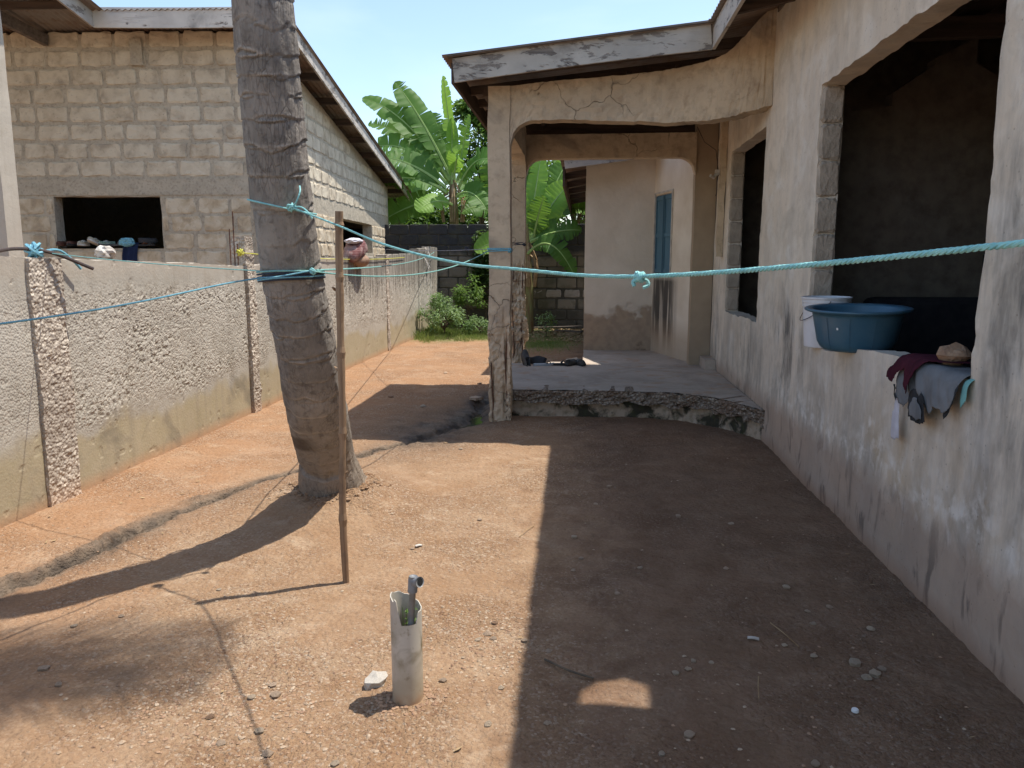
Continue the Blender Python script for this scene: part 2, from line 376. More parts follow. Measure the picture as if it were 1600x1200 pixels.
c = g.mix(g.mul(zm, g.mr(n, .42, .60), .85), c, (.15, .115, .05))
c = g.mix(g.mul(g.mr(S[2], .22, .02), .55), c, (.34, .26, .15))
c = g.mix(g.mul(g.mr(S[2], .05, 0), g.mr(n2, .3, .6), .8), c, (.38, .20, .10))
c = g.mix(g.mul(g.mr(n2, .62, .72), .5), c, (.2, .15, .08))
M['pvc'] = g.done(c, g.bump(n2, .15, .002), g.mr(n, .4, .6, .45, .75))
simple('pvc_grey', (.27, .28, .29), (.19, .195, .20), rough=.4, scale=18, bs=.1)
simple('white_plastic', (.72, .72, .74), (.62, .62, .63), rough=.4, spec=.5, scale=5, bs=.05)
simple('pail_inside', (.55, .60, .62), (.45, .5, .52), rough=.5)
simple('blue_plastic', (.035, .115, .185), (.075, .155, .21), rough=.33, spec=.5, scale=5, bs=.04)
simple('sticker', (.8, .8, .78), rough=.5)
def cloth(name, c1, c2=None): simple(name, c1, c2, rough=.95, spec=.1, scale=9, bscale=180, bs=.3, bd=.0015)
cloth('grey_cloth', (.21, .215, .22), (.15, .155, .16)); cloth('charcoal_cloth', (.045, .047, .05))
cloth('maroon_cloth', (.075, .017, .028), (.045, .010, .018)); cloth('white_cloth', (.62, .60, .64), (.48, .46, .5))
cloth('navy_cloth', (.02, .03, .07)); cloth('black_cloth', (.015, .015, .018)); cloth('aqua_plastic', (.22, .48, .45))
cloth('dusty_white', (.62, .58, .52), (.36, .32, .28))
g = G('sack', .9, .2); S = g.sep(g.obj()); w = g.m('SINE', g.mul(S[2], 260)); n = g.noise(6, 5)
c = g.mix(g.mr(n, .46, .54), (.34, .22, .20), (.15, .05, .05)); c = g.mix(g.mul(g.mr(w, .3, 1), .3), c, (.52, .44, .40))
M['sack'] = g.done(c, g.bump(g.noise(18, 5), .8, .02))
simple('sack_foot', (.34, .22, .15), (.25, .15, .10))
simple('brown_leather', (.13, .055, .035), (.07, .03, .022), rough=.5); simple('canvas_shoe', (.50, .45, .33), (.33, .28, .19))
simple('green_shoe', (.14, .24, .17), (.30, .32, .27)); simple('grey_rubber', (.085, .082, .08), (.05, .05, .05), rough=.7)
simple('black_rubber', (.03, .028, .03), (.018, .018, .018), rough=.6); simple('orange_leather', (.33, .12, .05), (.2, .07, .03), rough=.6)
simple('sole_white', (.62, .60, .55)); simple('light_sole', (.42, .46, .48))
simple('stone', (.44, .34, .25), (.33, .24, .17), scale=14, bscale=40, bs=.8, bd=.01, rnd=.35)
simple('pale_stone', (.48, .39, .29), (.36, .28, .20), scale=12, bscale=35, bs=.8, bd=.01, rnd=.25)
simple('brown_stone', (.42, .27, .17), (.27, .165, .105), scale=16, bscale=50, bs=.9, bd=.012)
simple('blue_paint', (.095, .19, .25), (.07, .145, .20), scale=4, rough=.7, stretch=(1, 1, .3))
simple('white_trim', (.60, .56, .50), (.45, .41, .36)); simple('dark_sofa', (.018, .017, .022), (.03, .028, .03), rough=.9)
simple('socket_plate', (.35, .33, .30)); simple('black_void', (.02, .02, .02)); simple('sheer', (.5, .46, .4))
g = G('shutter_wall', .9, .2); P = g.pos(); S = g.sep(P); n = g.noise(3, 6); st = g.noise(1, 5, g.vm(P, (9, 9, .8)))
c = g.mix(g.mr(n, .35, .65), (.76, .68, .56), (.66, .57, .45))
zz = g.m('MINIMUM', g.mr(S[2], .25, .6), g.mr(S[2], 1.38, 1.28)); yy = g.m('MINIMUM', g.mr(S[1], 10.25, 10.5), g.mr(S[1], 11.3, 11.05))
c = g.mix(g.mul(zz, yy, g.mr(st, .3, .5), .93), c, (.045, .04, .036))
c = g.mix(g.mul(g.mr(g.m('ADD', S[2], g.mul(n, .3)), .95, .65), .6), c, (.40, .29, .19))
M['shutter_wall'] = g.done(c, g.bump(n, .4, .02))
g = G('bay_wall', .9, .2); P = g.pos(); S = g.sep(P); n = g.noise(2.1, 6, dist=.3); n2 = g.noise(12, 5)
c = g.mix(g.mr(n, .35, .65), (.74, .655, .54), (.64, .555, .445))
zz = g.m('ADD', S[2], g.mul(g.mr(g.noise(2.4, 3), .3, .7, -1, 1), .22))
c = g.mix(g.mr(zz, .92, .86, 0, .85), c, g.mix(g.mr(n2, .4, .6), (.37, .27, .18), (.29, .21, .145)))
edge = g.m('MINIMUM', g.mr(zz, .84, .88), g.mr(zz, .99, .90)); c = g.mix(g.mul(edge, .6), c, (.60, .53, .44))
c = g.mix(g.mul(g.mr(g.noise(4, 5), .56, .64), g.mr(S[2], .7, .3), .7), c, (.15, .105, .075))
M['bay_wall'] = g.done(c, g.bump(g.m('ADD', n2, g.mr(zz, .86, .92)), .5, .02))
g = G('brown_pier', .9, .2); P = g.pos(); n = g.noise(3, 6); n2 = g.noise(12, 5)
c = g.mix(g.mr(n, .35, .65), (.42, .325, .225), (.34, .26, .18)); M['brown_pier'] = g.done(c, g.bump(n2, .4, .01))
simple('grey_block', (.36, .31, .265), (.27, .23, .195), scale=7, bscale=30, bs=.8, bd=.012, rnd=.15)
simple('jamb_block', (.47, .40, .325), (.36, .305, .245), scale=7, bscale=30, bs=.8, bd=.012, rnd=.1)
g = G('puddle_water', .06, .5); g.b.inputs['IOR'].default_value = 1.33
M['puddle_water'] = g.done(g.mix(g.mr(g.noise(14, 4), .4, .6), (.050, .046, .025), (.075, .078, .03)), g.bump(g.noise(20, 2), .06, .002))

# ------------------------------------------------------------------ object helpers
def tag(o, label=None, cat=None, group=None, kind=None):
    if label: o['label'] = label
    if cat: o['category'] = cat
    if group: o['group'] = group
    if kind: o['kind'] = kind
    return o
def empty(name, loc, label, cat, group=None, rz=0):
    o = bpy.data.objects.new(name, None); col.objects.link(o); o.location = loc; o.rotation_euler = (0, 0, rz)
    o.empty_display_size = .2
    return tag(o, label, cat, group)
def rootmat(o):
    m = Matrix.Translation(o.location) @ o.rotation_euler.to_matrix().to_4x4()
    return m
def mesh_obj(name, verts, faces, mat, parent=None, world=True, smooth_=False, attrs=None):
    """verts in world space (world=True) or in the parent's space"""
    me = bpy.data.meshes.new(name)
    V = np.array(verts, float).reshape(-1, 3)
    o = bpy.data.objects.new(name, me)
    if parent is not None:
        o.parent = parent
        if world:
            p = parent; chain = Matrix.Identity(4)
            while p is not None: chain = rootmat(p) @ chain; p = p.parent
            inv = np.array(chain.inverted()); V = V @ inv[:3, :3].T + inv[:3, 3]
    elif world and len(V):
        c = np.array([(V[:, 0].min()+V[:, 0].max())/2, (V[:, 1].min()+V[:, 1].max())/2, V[:, 2].min()])
        V = V-c; o.location = c
    me.from_pydata(V.tolist(), [], faces)
    me.materials.append(M[mat])
    if smooth_: me.polygons.foreach_set('use_smooth', [True]*len(me.polygons))
    if attrs:
        for k, a in attrs.items():
            at = me.attributes.new(k, 'FLOAT', 'POINT'); at.data.foreach_set('value', np.asarray(a, float))
    me.update(); col.objects.link(o); return o
class MB:
    def __init__(s): s.v = []; s.f = []
    def add(s, v, f):
        k = len(s.v); s.v += [tuple(q) for q in v]; s.f += [tuple(i+k for i in q) for q in f]; return s
    def box(s, x0, x1, y0, y1, z0, z1, j=0):
        r = lambda: random.uniform(-j, j)
        v = [(x+r(), y+r(), z+r()) for z in (z0, z1) for y in (y0, y1) for x in (x0, x1)]
        return s.add(v, [(0, 2, 3, 1), (4, 5, 7, 6), (0, 1, 5, 4), (2, 6, 7, 3), (0, 4, 6, 2), (1, 3, 7, 5)])
    def bar(s, a, b, w, h, up=(0, 0, 1), bow=0, seg=1):
        a = Vector(a); b = Vector(b); d = (b-a).normalized(); sd = d.cross(Vector(up)).normalized(); u = sd.cross(d)
        rings = []
        for i in range(seg+1):
            t = i/seg; c = a.lerp(b, t)+u*bow*sin(pi*t)
            rings.append([c+sd*w/2*q+u*h/2*r for q, r in ((-1, -1), (1, -1), (1, 1), (-1, 1))])
        v = [p for r in rings for p in r]; f = [(0, 1, 2, 3), tuple(4*seg+q for q in (3, 2, 1, 0))]
        for i in range(seg):
            for k in range(4): f.append((4*i+k, 4*i+4+k, 4*i+4+(k+1) % 4, 4*i+(k+1) % 4))
        return s.add(v, f)
    def tube(s, pts, r, n=8, closed=False):
        pts = [Vector(p) for p in pts]; N = len(pts); rr = r if isinstance(r, (list, tuple)) else [r]*N
        u = None; v = []
        for i, p in enumerate(pts):
            if closed: d = pts[(i+1) % N]-pts[i-1]
            else: d = pts[min(i+1, N-1)]-pts[max(i-1, 0)]
            d.normalize()
            if u is None: u = d.cross(Vector((.3, .2, 1)));  u = u if u.length > .1 else d.cross(Vector((1, 0, 0)))
            u = (u-d*u.dot(d)).normalized(); w = d.cross(u)
            v += [p+(u*cos(2*pi*k/n)+w*sin(2*pi*k/n))*rr[i] for k in range(n)]
        f = []
        for i in range(N if closed else N-1):
            a = i*n; b = ((i+1) % N)*n
            for k in range(n): f.append((a+k, b+k, b+(k+1) % n, a+(k+1) % n))
        if not closed: f += [tuple(range(n))[::-1], tuple(range((N-1)*n, N*n))]
        return s.add(v, f)
    def lathe(s, prof, n=24, c=(0, 0, 0)):
        v = [(c[0]+r*cos(2*pi*k/n), c[1]+r*sin(2*pi*k/n), c[2]+z) for r, z in prof for k in range(n)]
        f = [(i*n+k, i*n+(k+1) % n, (i+1)*n+(k+1) % n, (i+1)*n+k) for i in range(len(prof)-1) for k in range(n)]
        return s.add(v, f)
    def rock(s, c, r, sc=(1, 1, .6), seed=0, sub=1):
        rs = random.Random(seed); v, f = ICO[sub]
        off = [rs.uniform(-3, 3) for _ in range(3)]; rz = rs.uniform(0, 6.28)
        out = []
        for p in v:
            q = p*(1+.22*sin(p.x*3+off[0])*cos(p.y*3.3+off[1])+.16*sin(p.z*5+off[2])+rs.uniform(-.09, .09))
            x = q.x*sc[0]*r; y = q.y*sc[1]*r; z = q.z*sc[2]*r
            out.append((c[0]+x*cos(rz)-y*sin(rz), c[1]+x*sin(rz)+y*cos(rz), c[2]+z))
        return s.add(out, f)
    def build(s, name, mat, parent=None, world=True, smooth_=False):
        return mesh_obj(name, s.v, s.f, mat, parent, world, smooth_)
import bmesh
ICO = {}
for k in (1, 2, 3):
    bm = bmesh.new(); bmesh.ops.create_icosphere(bm, subdivisions=k, radius=1)
    ICO[k] = ([v.co.copy() for v in bm.verts], [tuple(v.index for v in f.verts) for f in bm.faces]); bm.free()
def copy_of(o, loc=None, rz=None, parent=None, label=None, scale=None):
    c = o.copy(); col.objects.link(c)
    if parent is not None: c.parent = parent
    if loc is not None: c.location = loc
    if rz is not None: c.rotation_euler = (0, 0, rz) if not isinstance(rz, tuple) else rz
    if scale is not None: c.scale = scale
    if label: c['label'] = label
    for ch in o.children: copy_of(ch, parent=c)
    return c
def interp(pts, n):
    """Catmull-Rom resample"""
    P = [Vector(p) for p in pts]; P = [P[0]*2-P[1]]+P+[P[-1]*2-P[-2]]; out = []
    m = len(P)-3
    for i in range(n):
        t = i/(n-1)*m; k = min(int(t), m-1); t -= k; a, b, c, d = P[k:k+4]
        out.append(.5*((2*b)+(c-a)*t+(2*a-5*b+4*c-d)*t*t+(3*b-a-3*c+d)*t**3))
    return out
def lines(a, b, cell, keys=()):
    ks = sorted(set([a, b]+[k for k in keys if a < k < b])); out = []
    for p, q in zip(ks, ks[1:]):
        n = max(1, round((q-p)/cell)); out += [p+(q-p)*i/n for i in range(n)]
    return out+[b]
def wall(name, P0, U, N, u0, u1, z0, z1, thick, mat, parent, opens=(), cell=.06, top=None, warp=None, rough=.0, edge=.0, disp=None, world=True):
    """wall with rough openings; front at P0+U*u, back at +N*thick. returns object"""
    P0 = Vector(P0); U = Vector(U); N = Vector(N)
    us = lines(u0, u1, cell, [k for o in opens for k in o[:2]]); zs = lines(z0, z1, cell, [k for o in opens for k in o[2:4]])
    keep = set()
    for i in range(len(us)-1):
        for j in range(len(zs)-1):
            uc = (us[i]+us[i+1])/2; zc = (zs[j]+zs[j+1])/2
            if any(o[0] < uc < o[1] and o[2] < zc < o[3] for o in opens): continue
            if top and zc > top(uc)+1e-6 and zs[j] >= top(uc)-.001: continue
            keep.add((i, j))
    idx = {}; V = []; F = []
    def vid(i, j, b):
        k = (i, j, b)
        if k in idx: return idx[k]
        u, z = us[i], zs[j]
        onedge = any((abs(u-o[0]) < 1e-6 or abs(u-o[1]) < 1e-6) and o[2]-1e-6 <= z <= o[3]+1e-6 or (abs(z-o[2]) < 1e-6 or abs(z-o[3]) < 1e-6) and o[0]-1e-6 <= u <= o[1]+1e-6 for o in opens)
        uu, zz = u, z
        if onedge and edge:
            e = edge*(1 if b == 0 else .7)
            uu += e*fb(u*9+b*3, z*9, 5, 3); zz += e*fb(u*9+b*5, z*9, 9, 3)
        if warp: uu, zz = warp(uu, zz)
        if top: zz = min(zz, top(uu))
        off = thick if b else 0
        if rough: off += (1 if b else -1)*rough*fb(uu*1.7, zz*1.7, 3, 4)
        if onedge and edge and b == 0: off += edge*.5*abs(fb(u*12, z*12, 21, 2))
        if disp and b == 0: off += disp(uu, zz)
        p = P0+U*uu+N*off; idx[k] = len(V); V.append((p.x, p.y, p.z+zz)); return idx[k]
    flip = U.cross(Vector((0, 0, 1))).dot(N) > 0
    def q(a):
        F.append(tuple(a[::-1] if flip else a))
    for (i, j) in keep:
        q([vid(i, j, 0), vid(i+1, j, 0), vid(i+1, j+1, 0), vid(i, j+1, 0)])
        q([vid(i, j, 1), vid(i, j+1, 1), vid(i+1, j+1, 1), vid(i+1, j, 1)])
        if (i-1, j) not in keep: q([vid(i, j, 0), vid(i, j+1, 0), vid(i, j+1, 1), vid(i, j, 1)])
        if (i+1, j) not in keep: q([vid(i+1, j, 0), vid(i+1, j, 1), vid(i+1, j+1, 1), vid(i+1, j+1, 0)])
        if (i, j-1) not in keep: q([vid(i, j, 0), vid(i, j, 1), vid(i+1, j, 1), vid(i+1, j, 0)])
        if (i, j+1) not in keep: q([vid(i, j+1, 0), vid(i+1, j+1, 0), vid(i+1, j+1, 1), vid(i, j+1, 1)])
    F2 = [tuple(reversed(f)) for f in F]
    return mesh_obj(name, V, F2, mat, parent, world)
def grid_box(name, x0, x1, y0, y1, z0, z1, cell, mat, parent, fn, world=True):
    """box with gridded faces; fn(p)->displaced p (position only, so seams stay closed)"""
    def ax(a, b): n = max(1, round(abs(b-a)/cell)); return [a+(b-a)*i/n for i in range(n+1)]
    X, Y, Z = ax(x0, x1), ax(y0, y1), ax(z0, z1); d = {}; V = []; F = []
    def vid(x, y, z):
        k = (round(x, 5), round(y, 5), round(z, 5))
        if k not in d: d[k] = len(V); V.append(fn((x, y, z)))
        return d[k]
    def face(A, B, f, flip):
        for i in range(len(A)-1):
            for j in range(len(B)-1):
                qd = [vid(*f(A[i], B[j])), vid(*f(A[i+1], B[j])), vid(*f(A[i+1], B[j+1])), vid(*f(A[i], B[j+1]))]
                F.append(tuple(qd[::-1] if flip else qd))
    face(X, Y, lambda a, b: (a, b, z0), True); face(X, Y, lambda a, b: (a, b, z1), False)
    face(X, Z, lambda a, b: (a, y0, b), False); face(X, Z, lambda a, b: (a, y1, b), True)
    face(Y, Z, lambda a, b: (x0, a, b), True); face(Y, Z, lambda a, b: (x1, a, b), False)
    return mesh_obj(name, V, F, mat, parent, world)

# ------------------------------------------------------------------ ground
DITCH = [(-3.0, 2.5), (-2.82, 2.9), (-2.70, 3.25), (-2.62, 3.57), (-2.56, 3.95), (-2.50, 4.3), (-2.34, 4.69), (-2.24, 5.07), (-2.07, 5.40), (-1.85, 5.8), (-1.63, 6.16), (-1.48, 6.45), (-1.32, 6.9), (-1.2, 7.2), (-1.08, 7.5), (-1.1, 8.0), (-1.12, 8.5), (-1.0, 9.0)]
def seg_dist(x, y, pts):
    best = np.full(x.shape, 9.); tt = np.zeros(x.shape); sg = np.zeros(x.shape)
    for i, (a, b) in enumerate(zip(pts, pts[1:])):
        ax, ay = a; bx, by = b; dx, dy = bx-ax, by-ay
        t = np.clip(((x-ax)*dx+(y-ay)*dy)/(dx*dx+dy*dy), 0, 1); d = np.hypot(x-ax-dx*t, y-ay-dy*t)
        s = np.sign((x-ax)*dy-(y-ay)*dx); m = d < best
        best = np.where(m, d, best); tt = np.where(m, i+t, tt); sg = np.where(m, s, sg)
    return best, tt, sg
def ground_fields(x, y):
    near = smooth(14, 8, np.hypot(x, y-3))
    z = .014*fbm(x*.7, y*.7, 1, 3)+.010*fbm(x*2.6, y*2.6, 2, 3)
    z = z+near*(.006*fbm(x*9, y*9, 3, 4)+.007*fbm(x*27, y*27, 4, 2)*(.15+1.15*vnoise(x*1.6, y*1.6, 6)**1.5)+smooth(-.3, .1, x)*.006*np.abs(fbm(x*38, y*38, 44, 2)))
    r = np.hypot(x+1.56, (y-4.70))
    z = z+.13*np.exp(-(r/.42)**2)*(1+.35*fbm(x*7, y*7, 8, 3))+.035*np.exp(-(np.hypot(x+1.28, y-4.5)/.22)**2)*(1+.5*fbm(x*12, y*12, 18, 3))+.02*np.exp(-(r/.9)**2)
    xw = x+.05*fbm(x*5, y*5, 11, 3); yw = y+.05*fbm(x*5+9, y*5, 12, 3)
    d, t, s = seg_dist(xw, yw, DITCH)
    xw2 = .035*fbm(x*24, y*24, 15, 3)
    d = np.abs(d+xw2*.8)
    wid = .022+.020*smooth(6, 2, t)+.06*smooth(10, 13, t)
    dep = .050+.035*vnoise(t*1.7, t*0, 4)
    z = z-dep*np.exp(-(d/wid)**2)
    lip = np.exp(-((d-.075)/.055)**2)*smooth(8, 5, t)*np.where(s < 0, 1, .3)*(.4+.9*vnoise(x*6, y*6, 91))
    z = z+lip*(.018+.035*fbm(x*26, y*26, 13, 3))
    flat = np.exp(-(np.maximum(d-.02, 0)/.16)**2)*np.where(s > 0, 1, 0)*smooth(9, 6, t)
    wet = np.exp(-(d/(wid*2.2+.02))**2)*1.15
    wet = np.maximum(wet, lip*.75); wet = np.maximum(wet, flat*.42*(.5+.8*vnoise(x*4, y*4, 95)))
    pud = np.exp(-(np.hypot((x+1.12)/.32, (y-7.65)/.7))**2)
    z = z-.05*pud; wet = np.maximum(wet, pud*1.3*(.7+.5*vnoise(x*5, y*5, 31)))
    blot = np.exp(-(np.hypot((x+1.40)/.42, (y-6.8)/.8))**2)
    wet = np.maximum(wet, .95*blot*(.55+.7*vnoise(x*6, y*6, 33))); z = z+blot*.02*fbm(x*16, y*16, 97, 3)
    wet = np.clip(wet, 0, 1)
    pipe = np.exp(-(np.hypot(x+.59, y-2.52)/.12)**2); z = z+.012*pipe
    # leaf litter corner & grassy strips
    moss = np.clip(smooth(14.2, 15.6, y+fbm(x*1.5, y*1.5, 41, 3)*.6)*.75, 0, 1)*smooth(.6, -1, x)
    moss = np.maximum(moss, np.exp(-(np.hypot((x+.7)/.5, (y-14.6)/.9))**2))
    return z, wet, moss
def gz(x, y): return float(ground_fields(np.array([float(x)]), np.array([float(y)]))[0][0])
def graded(segs):
    out = []
    for a, b, st in segs: n = max(1, round((b-a)/st)); out += [a+(b-a)*i/n for i in range(n)]
    return np.array(out+[segs[-1][1]])
gx = graded([(-90, -20, 10), (-20, -5, 1), (-5, -3.45, .1), (-3.45, 1.7, .018), (1.7, 6, .25), (6, 20, 2), (20, 90, 10)])
gy = graded([(-90, -20, 10), (-20, -2, 1), (-2, 1.6, .1), (1.6, 6.5, .018), (6.5, 10.5, .03), (10.5, 19, .1), (19, 30, 1), (30, 150, 10)])
GX, GY = np.meshgrid(gx, gy); Z, wet, moss = ground_fields(GX.ravel(), GY.ravel())
nx, ny = len(gx), len(gy)
ii = (np.arange(ny-1)[:, None]*nx+np.arange(nx-1)[None, :]).ravel()
F = np.stack([ii, ii+1, ii+nx+1, ii+nx], 1).tolist()
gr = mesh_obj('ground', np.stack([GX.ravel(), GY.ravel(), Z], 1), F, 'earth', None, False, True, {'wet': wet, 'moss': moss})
gr['kind'] = 'structure'
def water(name, pts, z):
    P = interp(list(pts)+[pts[0]], 40)[:-1]; c = Vector((sum(p[0] for p in P)/len(P), sum(p[1] for p in P)/len(P), 0))
    b = MB(); b.add([(c.x, c.y, z)]+[(p[0], p[1], z) for p in P], [(0, i+1, (i+1) % len(P)+1) for i in range(len(P))])
    o = b.build(name, 'puddle_water'); o['kind'] = 'structure'; return o
water('puddle', [(-1.24, 7.2, 0), (-1.06, 7.3, 0), (-1.0, 7.7, 0), (-1.02, 8.1, 0), (-1.16, 8.3, 0), (-1.26, 7.8, 0)], gz(-1.12, 7.65)+.012)

# ------------------------------------------------------------------ plastered house (right)
XW = 1.57
house = empty('plastered_house', (XW, 7.0, 0), 'unfinished plastered house with open window holes and a porch, right of the yard', 'house')
EAVE_Z = 3.52
def roof_z(X): return EAVE_Z+.2*(X-1.0)
def sill(u):   # broken sill rises toward the near end
    return .97+.10*float(smooth(np.array(5.3), np.array(4.2), np.array(u)))
def wwarp(u, z):
    if 3.0 < u < 5.9 and z < 1.4:
        z2 = z+(sill(u)-1.0)*float(smooth(np.array(0.), np.array(.9), np.array(z)))*float(smooth(np.array(1.4), np.array(1.02), np.array(z)))
        return u, z2
    return u, z
wall('front_wall', (XW, 0, 0), (0, 1, 0), (1, 0, 0), -3.0, 9.6, -.15, 3.62, .15, 'plaster', house,
     opens=[(3.24, 5.56, 1.0, 2.71), (7.17, 8.76, 1.0, 2.71)], cell=.045, rough=.012, edge=.018, warp=wwarp)
# jamb blocks exposed on the far reveals
def block_mesh(L, H, D, seed, j=.008, nseg=5, bev=.014):
    """block with irregular front edge; front at y=0, back at y=D, centred in x and z"""
    rs = random.Random(seed); out = []
    def ring(ins, y, jj):
        pts = []; a, b = L/2-ins, H/2-ins; c = .02
        n = nseg
        path = [(-a+c+(2*a-2*c)*i/n, -b) for i in range(n+1)]+[(a, -b+c+(2*b-2*c)*i/2) for i in range(3)] \
            + [(a-c-(2*a-2*c)*i/n, b) for i in range(n+1)]+[(-a, b-c-(2*b-2*c)*i/2) for i in range(3)]
        return [(x+rs.uniform(-jj, jj), y+rs.uniform(-jj, jj)*.3, z+rs.uniform(-jj, jj)) for x, z in path]
    r0 = ring(bev, 0, j); r1 = ring(0, bev*.8, j*.7); r2 = ring(0, D, 0); n = len(r0)
    v = r0+r1+r2+[(0, rs.uniform(-.004, .004), 0)]; f = []
    for k in range(n):
        m = (k+1) % n
        f += [(k, m, 3*n), (k, n+k, n+m, m)[::-1], (n+k, 2*n+k, 2*n+m, n+m)[::-1]]
    f.append(tuple(range(2*n, 3*n))[::-1])
    return v, f
BL = {}
def blocks(parent, mat, items, name='block', D=.1, key='b', variants=6, j=.008, basis=None):
    """items: (x,y,z centre in parent space, length, height); front faces the basis' -y"""
    made = []
    for i, (x, y, z, Lb, Hb) in enumerate(items):
        k = (key, round(Lb/.04), round(Hb/.03), i % variants, mat)
        if k not in BL:
            v, f = block_mesh(round(Lb/.04)*.04, round(Hb/.03)*.03, D, i*7+3, j)
            me = bpy.data.meshes.new(name); me.from_pydata(v, [], f); me.materials.append(M[mat]); BL[k] = me
        o = bpy.data.objects.new(name, BL[k]); col.objects.link(o); o.parent = parent
        o.location = (x, y+random.uniform(-.004, .004), z)
        if basis is not None: o.rotation_euler = (random.uniform(-.006, .006), random.uniform(-.01, .01), basis)
        else: o.rotation_euler = (random.uniform(-.006, .006), random.uniform(-.01, .01), 0)
        o.scale = (Lb/(round(Lb/.04)*.04), 1, Hb/(round(Hb/.03)*.03)); made.append(o)
    return made
hx, hy = XW, 7.0
for yj, z0 in ((5.56, 1.0), (8.76, 1.0)):
    items = []
    for k in range(7):
        items.append((XW+.077-hx, yj-.022-hy, z0+.12+k*.243+.01, .142, .232))
    blocks(house, 'jamb_block', items, 'block', .03, 'jamb', 5, .006)
# block edges in the near-side reveal tops (soffit stays plaster)
# room behind
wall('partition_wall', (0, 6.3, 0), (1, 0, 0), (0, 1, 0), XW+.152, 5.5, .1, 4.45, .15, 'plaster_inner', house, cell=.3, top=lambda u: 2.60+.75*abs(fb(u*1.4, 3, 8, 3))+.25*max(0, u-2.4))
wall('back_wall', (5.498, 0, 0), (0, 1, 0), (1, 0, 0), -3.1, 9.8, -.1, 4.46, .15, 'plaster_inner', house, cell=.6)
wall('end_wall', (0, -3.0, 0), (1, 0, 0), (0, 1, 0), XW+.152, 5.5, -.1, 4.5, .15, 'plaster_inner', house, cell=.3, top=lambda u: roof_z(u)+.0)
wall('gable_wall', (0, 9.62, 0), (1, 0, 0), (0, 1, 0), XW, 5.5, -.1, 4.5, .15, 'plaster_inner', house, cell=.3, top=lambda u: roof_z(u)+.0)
MB().box(XW+.16, 5.49, -2.84, 9.6, .12, .2).build('room_floor', 'plaster_inner', house)
# window socket on partition
MB().box(2.84, 2.97, 6.287, 6.302, 1.12, 1.20).build('wall_socket', 'socket_plate', house)
MB().box(3.06, 3.10, 6.27, 6.30, .2, 1.6).build('door_frame', 'black_void', house)
# roof: corrugated sheets as parts
def sheet_mesh(W, Lx, slope, hole=None, cell=.0127):
    n = round(W/cell); xs = [0, Lx] if hole is None else lines(0, Lx, .02 if False else 10, [])
    if hole is not None:
        xs = lines(0, hole[0]-.17, 1)+lines(hole[0]-.17, hole[0]+.17, .012)[1:]+[Lx]
    v = []; f = []
    for i, x in enumerate(xs):
        for j in range(n+1): y = j*W/n; v.append((x, y, x*slope+.009*cos(2*pi*y/.0762)))
    for i in range(len(xs)-1):
        for j in range(n):
            if hole is not None:
                xc = (xs[i]+xs[i+1])/2-hole[0]; yc = (j+.5)*W/n-hole[1]
                if xc*xc/.165**2+yc*yc/.155**2 < 1+.05*sin(xc*40) and yc > -.0 : continue
            a = i*(n+1)+j; f.append((a, a+n+1, a+n+2, a+1))
    return v, f
k = 0; me0 = None; Y = -3.2
while Y < 6.95:
    hole = (.41, .08) if abs(Y-3.0) < .01 else None
    if hole is None and me0 is not None:
        o = bpy.data.objects.new('roof_sheet', me0); col.objects.link(o); o.parent = house; o.location = (1.0+.012*(7-Y)-hx, Y-hy, EAVE_Z+.002*0+random.uniform(0, .006))
    else:
        v, f = sheet_mesh(.79, 4.8, .2, hole)
        o = mesh_obj('roof_sheet', v, f, 'roof_metal', house, world=False); o.location = (1.0+.012*(7-Y)-hx, Y-hy, EAVE_Z)
        if hole is None: me0 = o.data
        o.location.z += 0
    Y = round(Y+.775, 3)
    if abs(Y-3.0) < .4: pass
# porch roof sheets (ribs run down the slope)
v, f = sheet_mesh(.79, 2.35, .095)
pm = None
for q in range(4):
    if pm is None: o = mesh_obj('roof_sheet', v, f, 'roof_metal', house, world=False); pm = o.data
    else: o = bpy.data.objects.new('roof_sheet', pm); col.objects.link(o); o.parent = house
    o.location = (-1.25-hx, 6.93+q*.76-hy, 3.305+q*.002)
v, f = sheet_mesh(.79, 4.4, .2)
pm = None
for q in range(4):
    if pm is None: o = mesh_obj('roof_sheet', v, f, 'roof_metal', house, world=False); pm = o.data
    else: o = bpy.data.objects.new('roof_sheet', pm); col.objects.link(o); o.parent = house
    o.location = (1.1-hx, 6.96+q*.76-hy, 3.54)
# fascia boards
MB().bar((1.07, 7.0, 3.415), (1.07, -3.2, 3.415), .028, .19, seg=12, bow=.015).build('fascia_board', 'worn_board_y', house)
fb_ = MB(); fb_.bar((-1.16, 7.0, 3.195), (1.045, 6.985, 3.415), .028, .20, seg=6, bow=.012); fb_.build('fascia_board', 'worn_board_x', house)
MB().bar((-1.21, 6.985, 3.31), (1.05, 6.97, 3.53), .10, .016, seg=4).build('roof_edge_strip', 'grey_timber_x', house)
MB().bar((-1.20, 9.93, 3.08), (1.5, 9.93, 3.30), .03, .50).build('fascia_board', 'dark_timber_x', house)
MB().bar((-1.17, 7.02, 3.18), (-1.17, 9.95, 3.18), .028, .17).build('fascia_board', 'dark_timber_y', house)
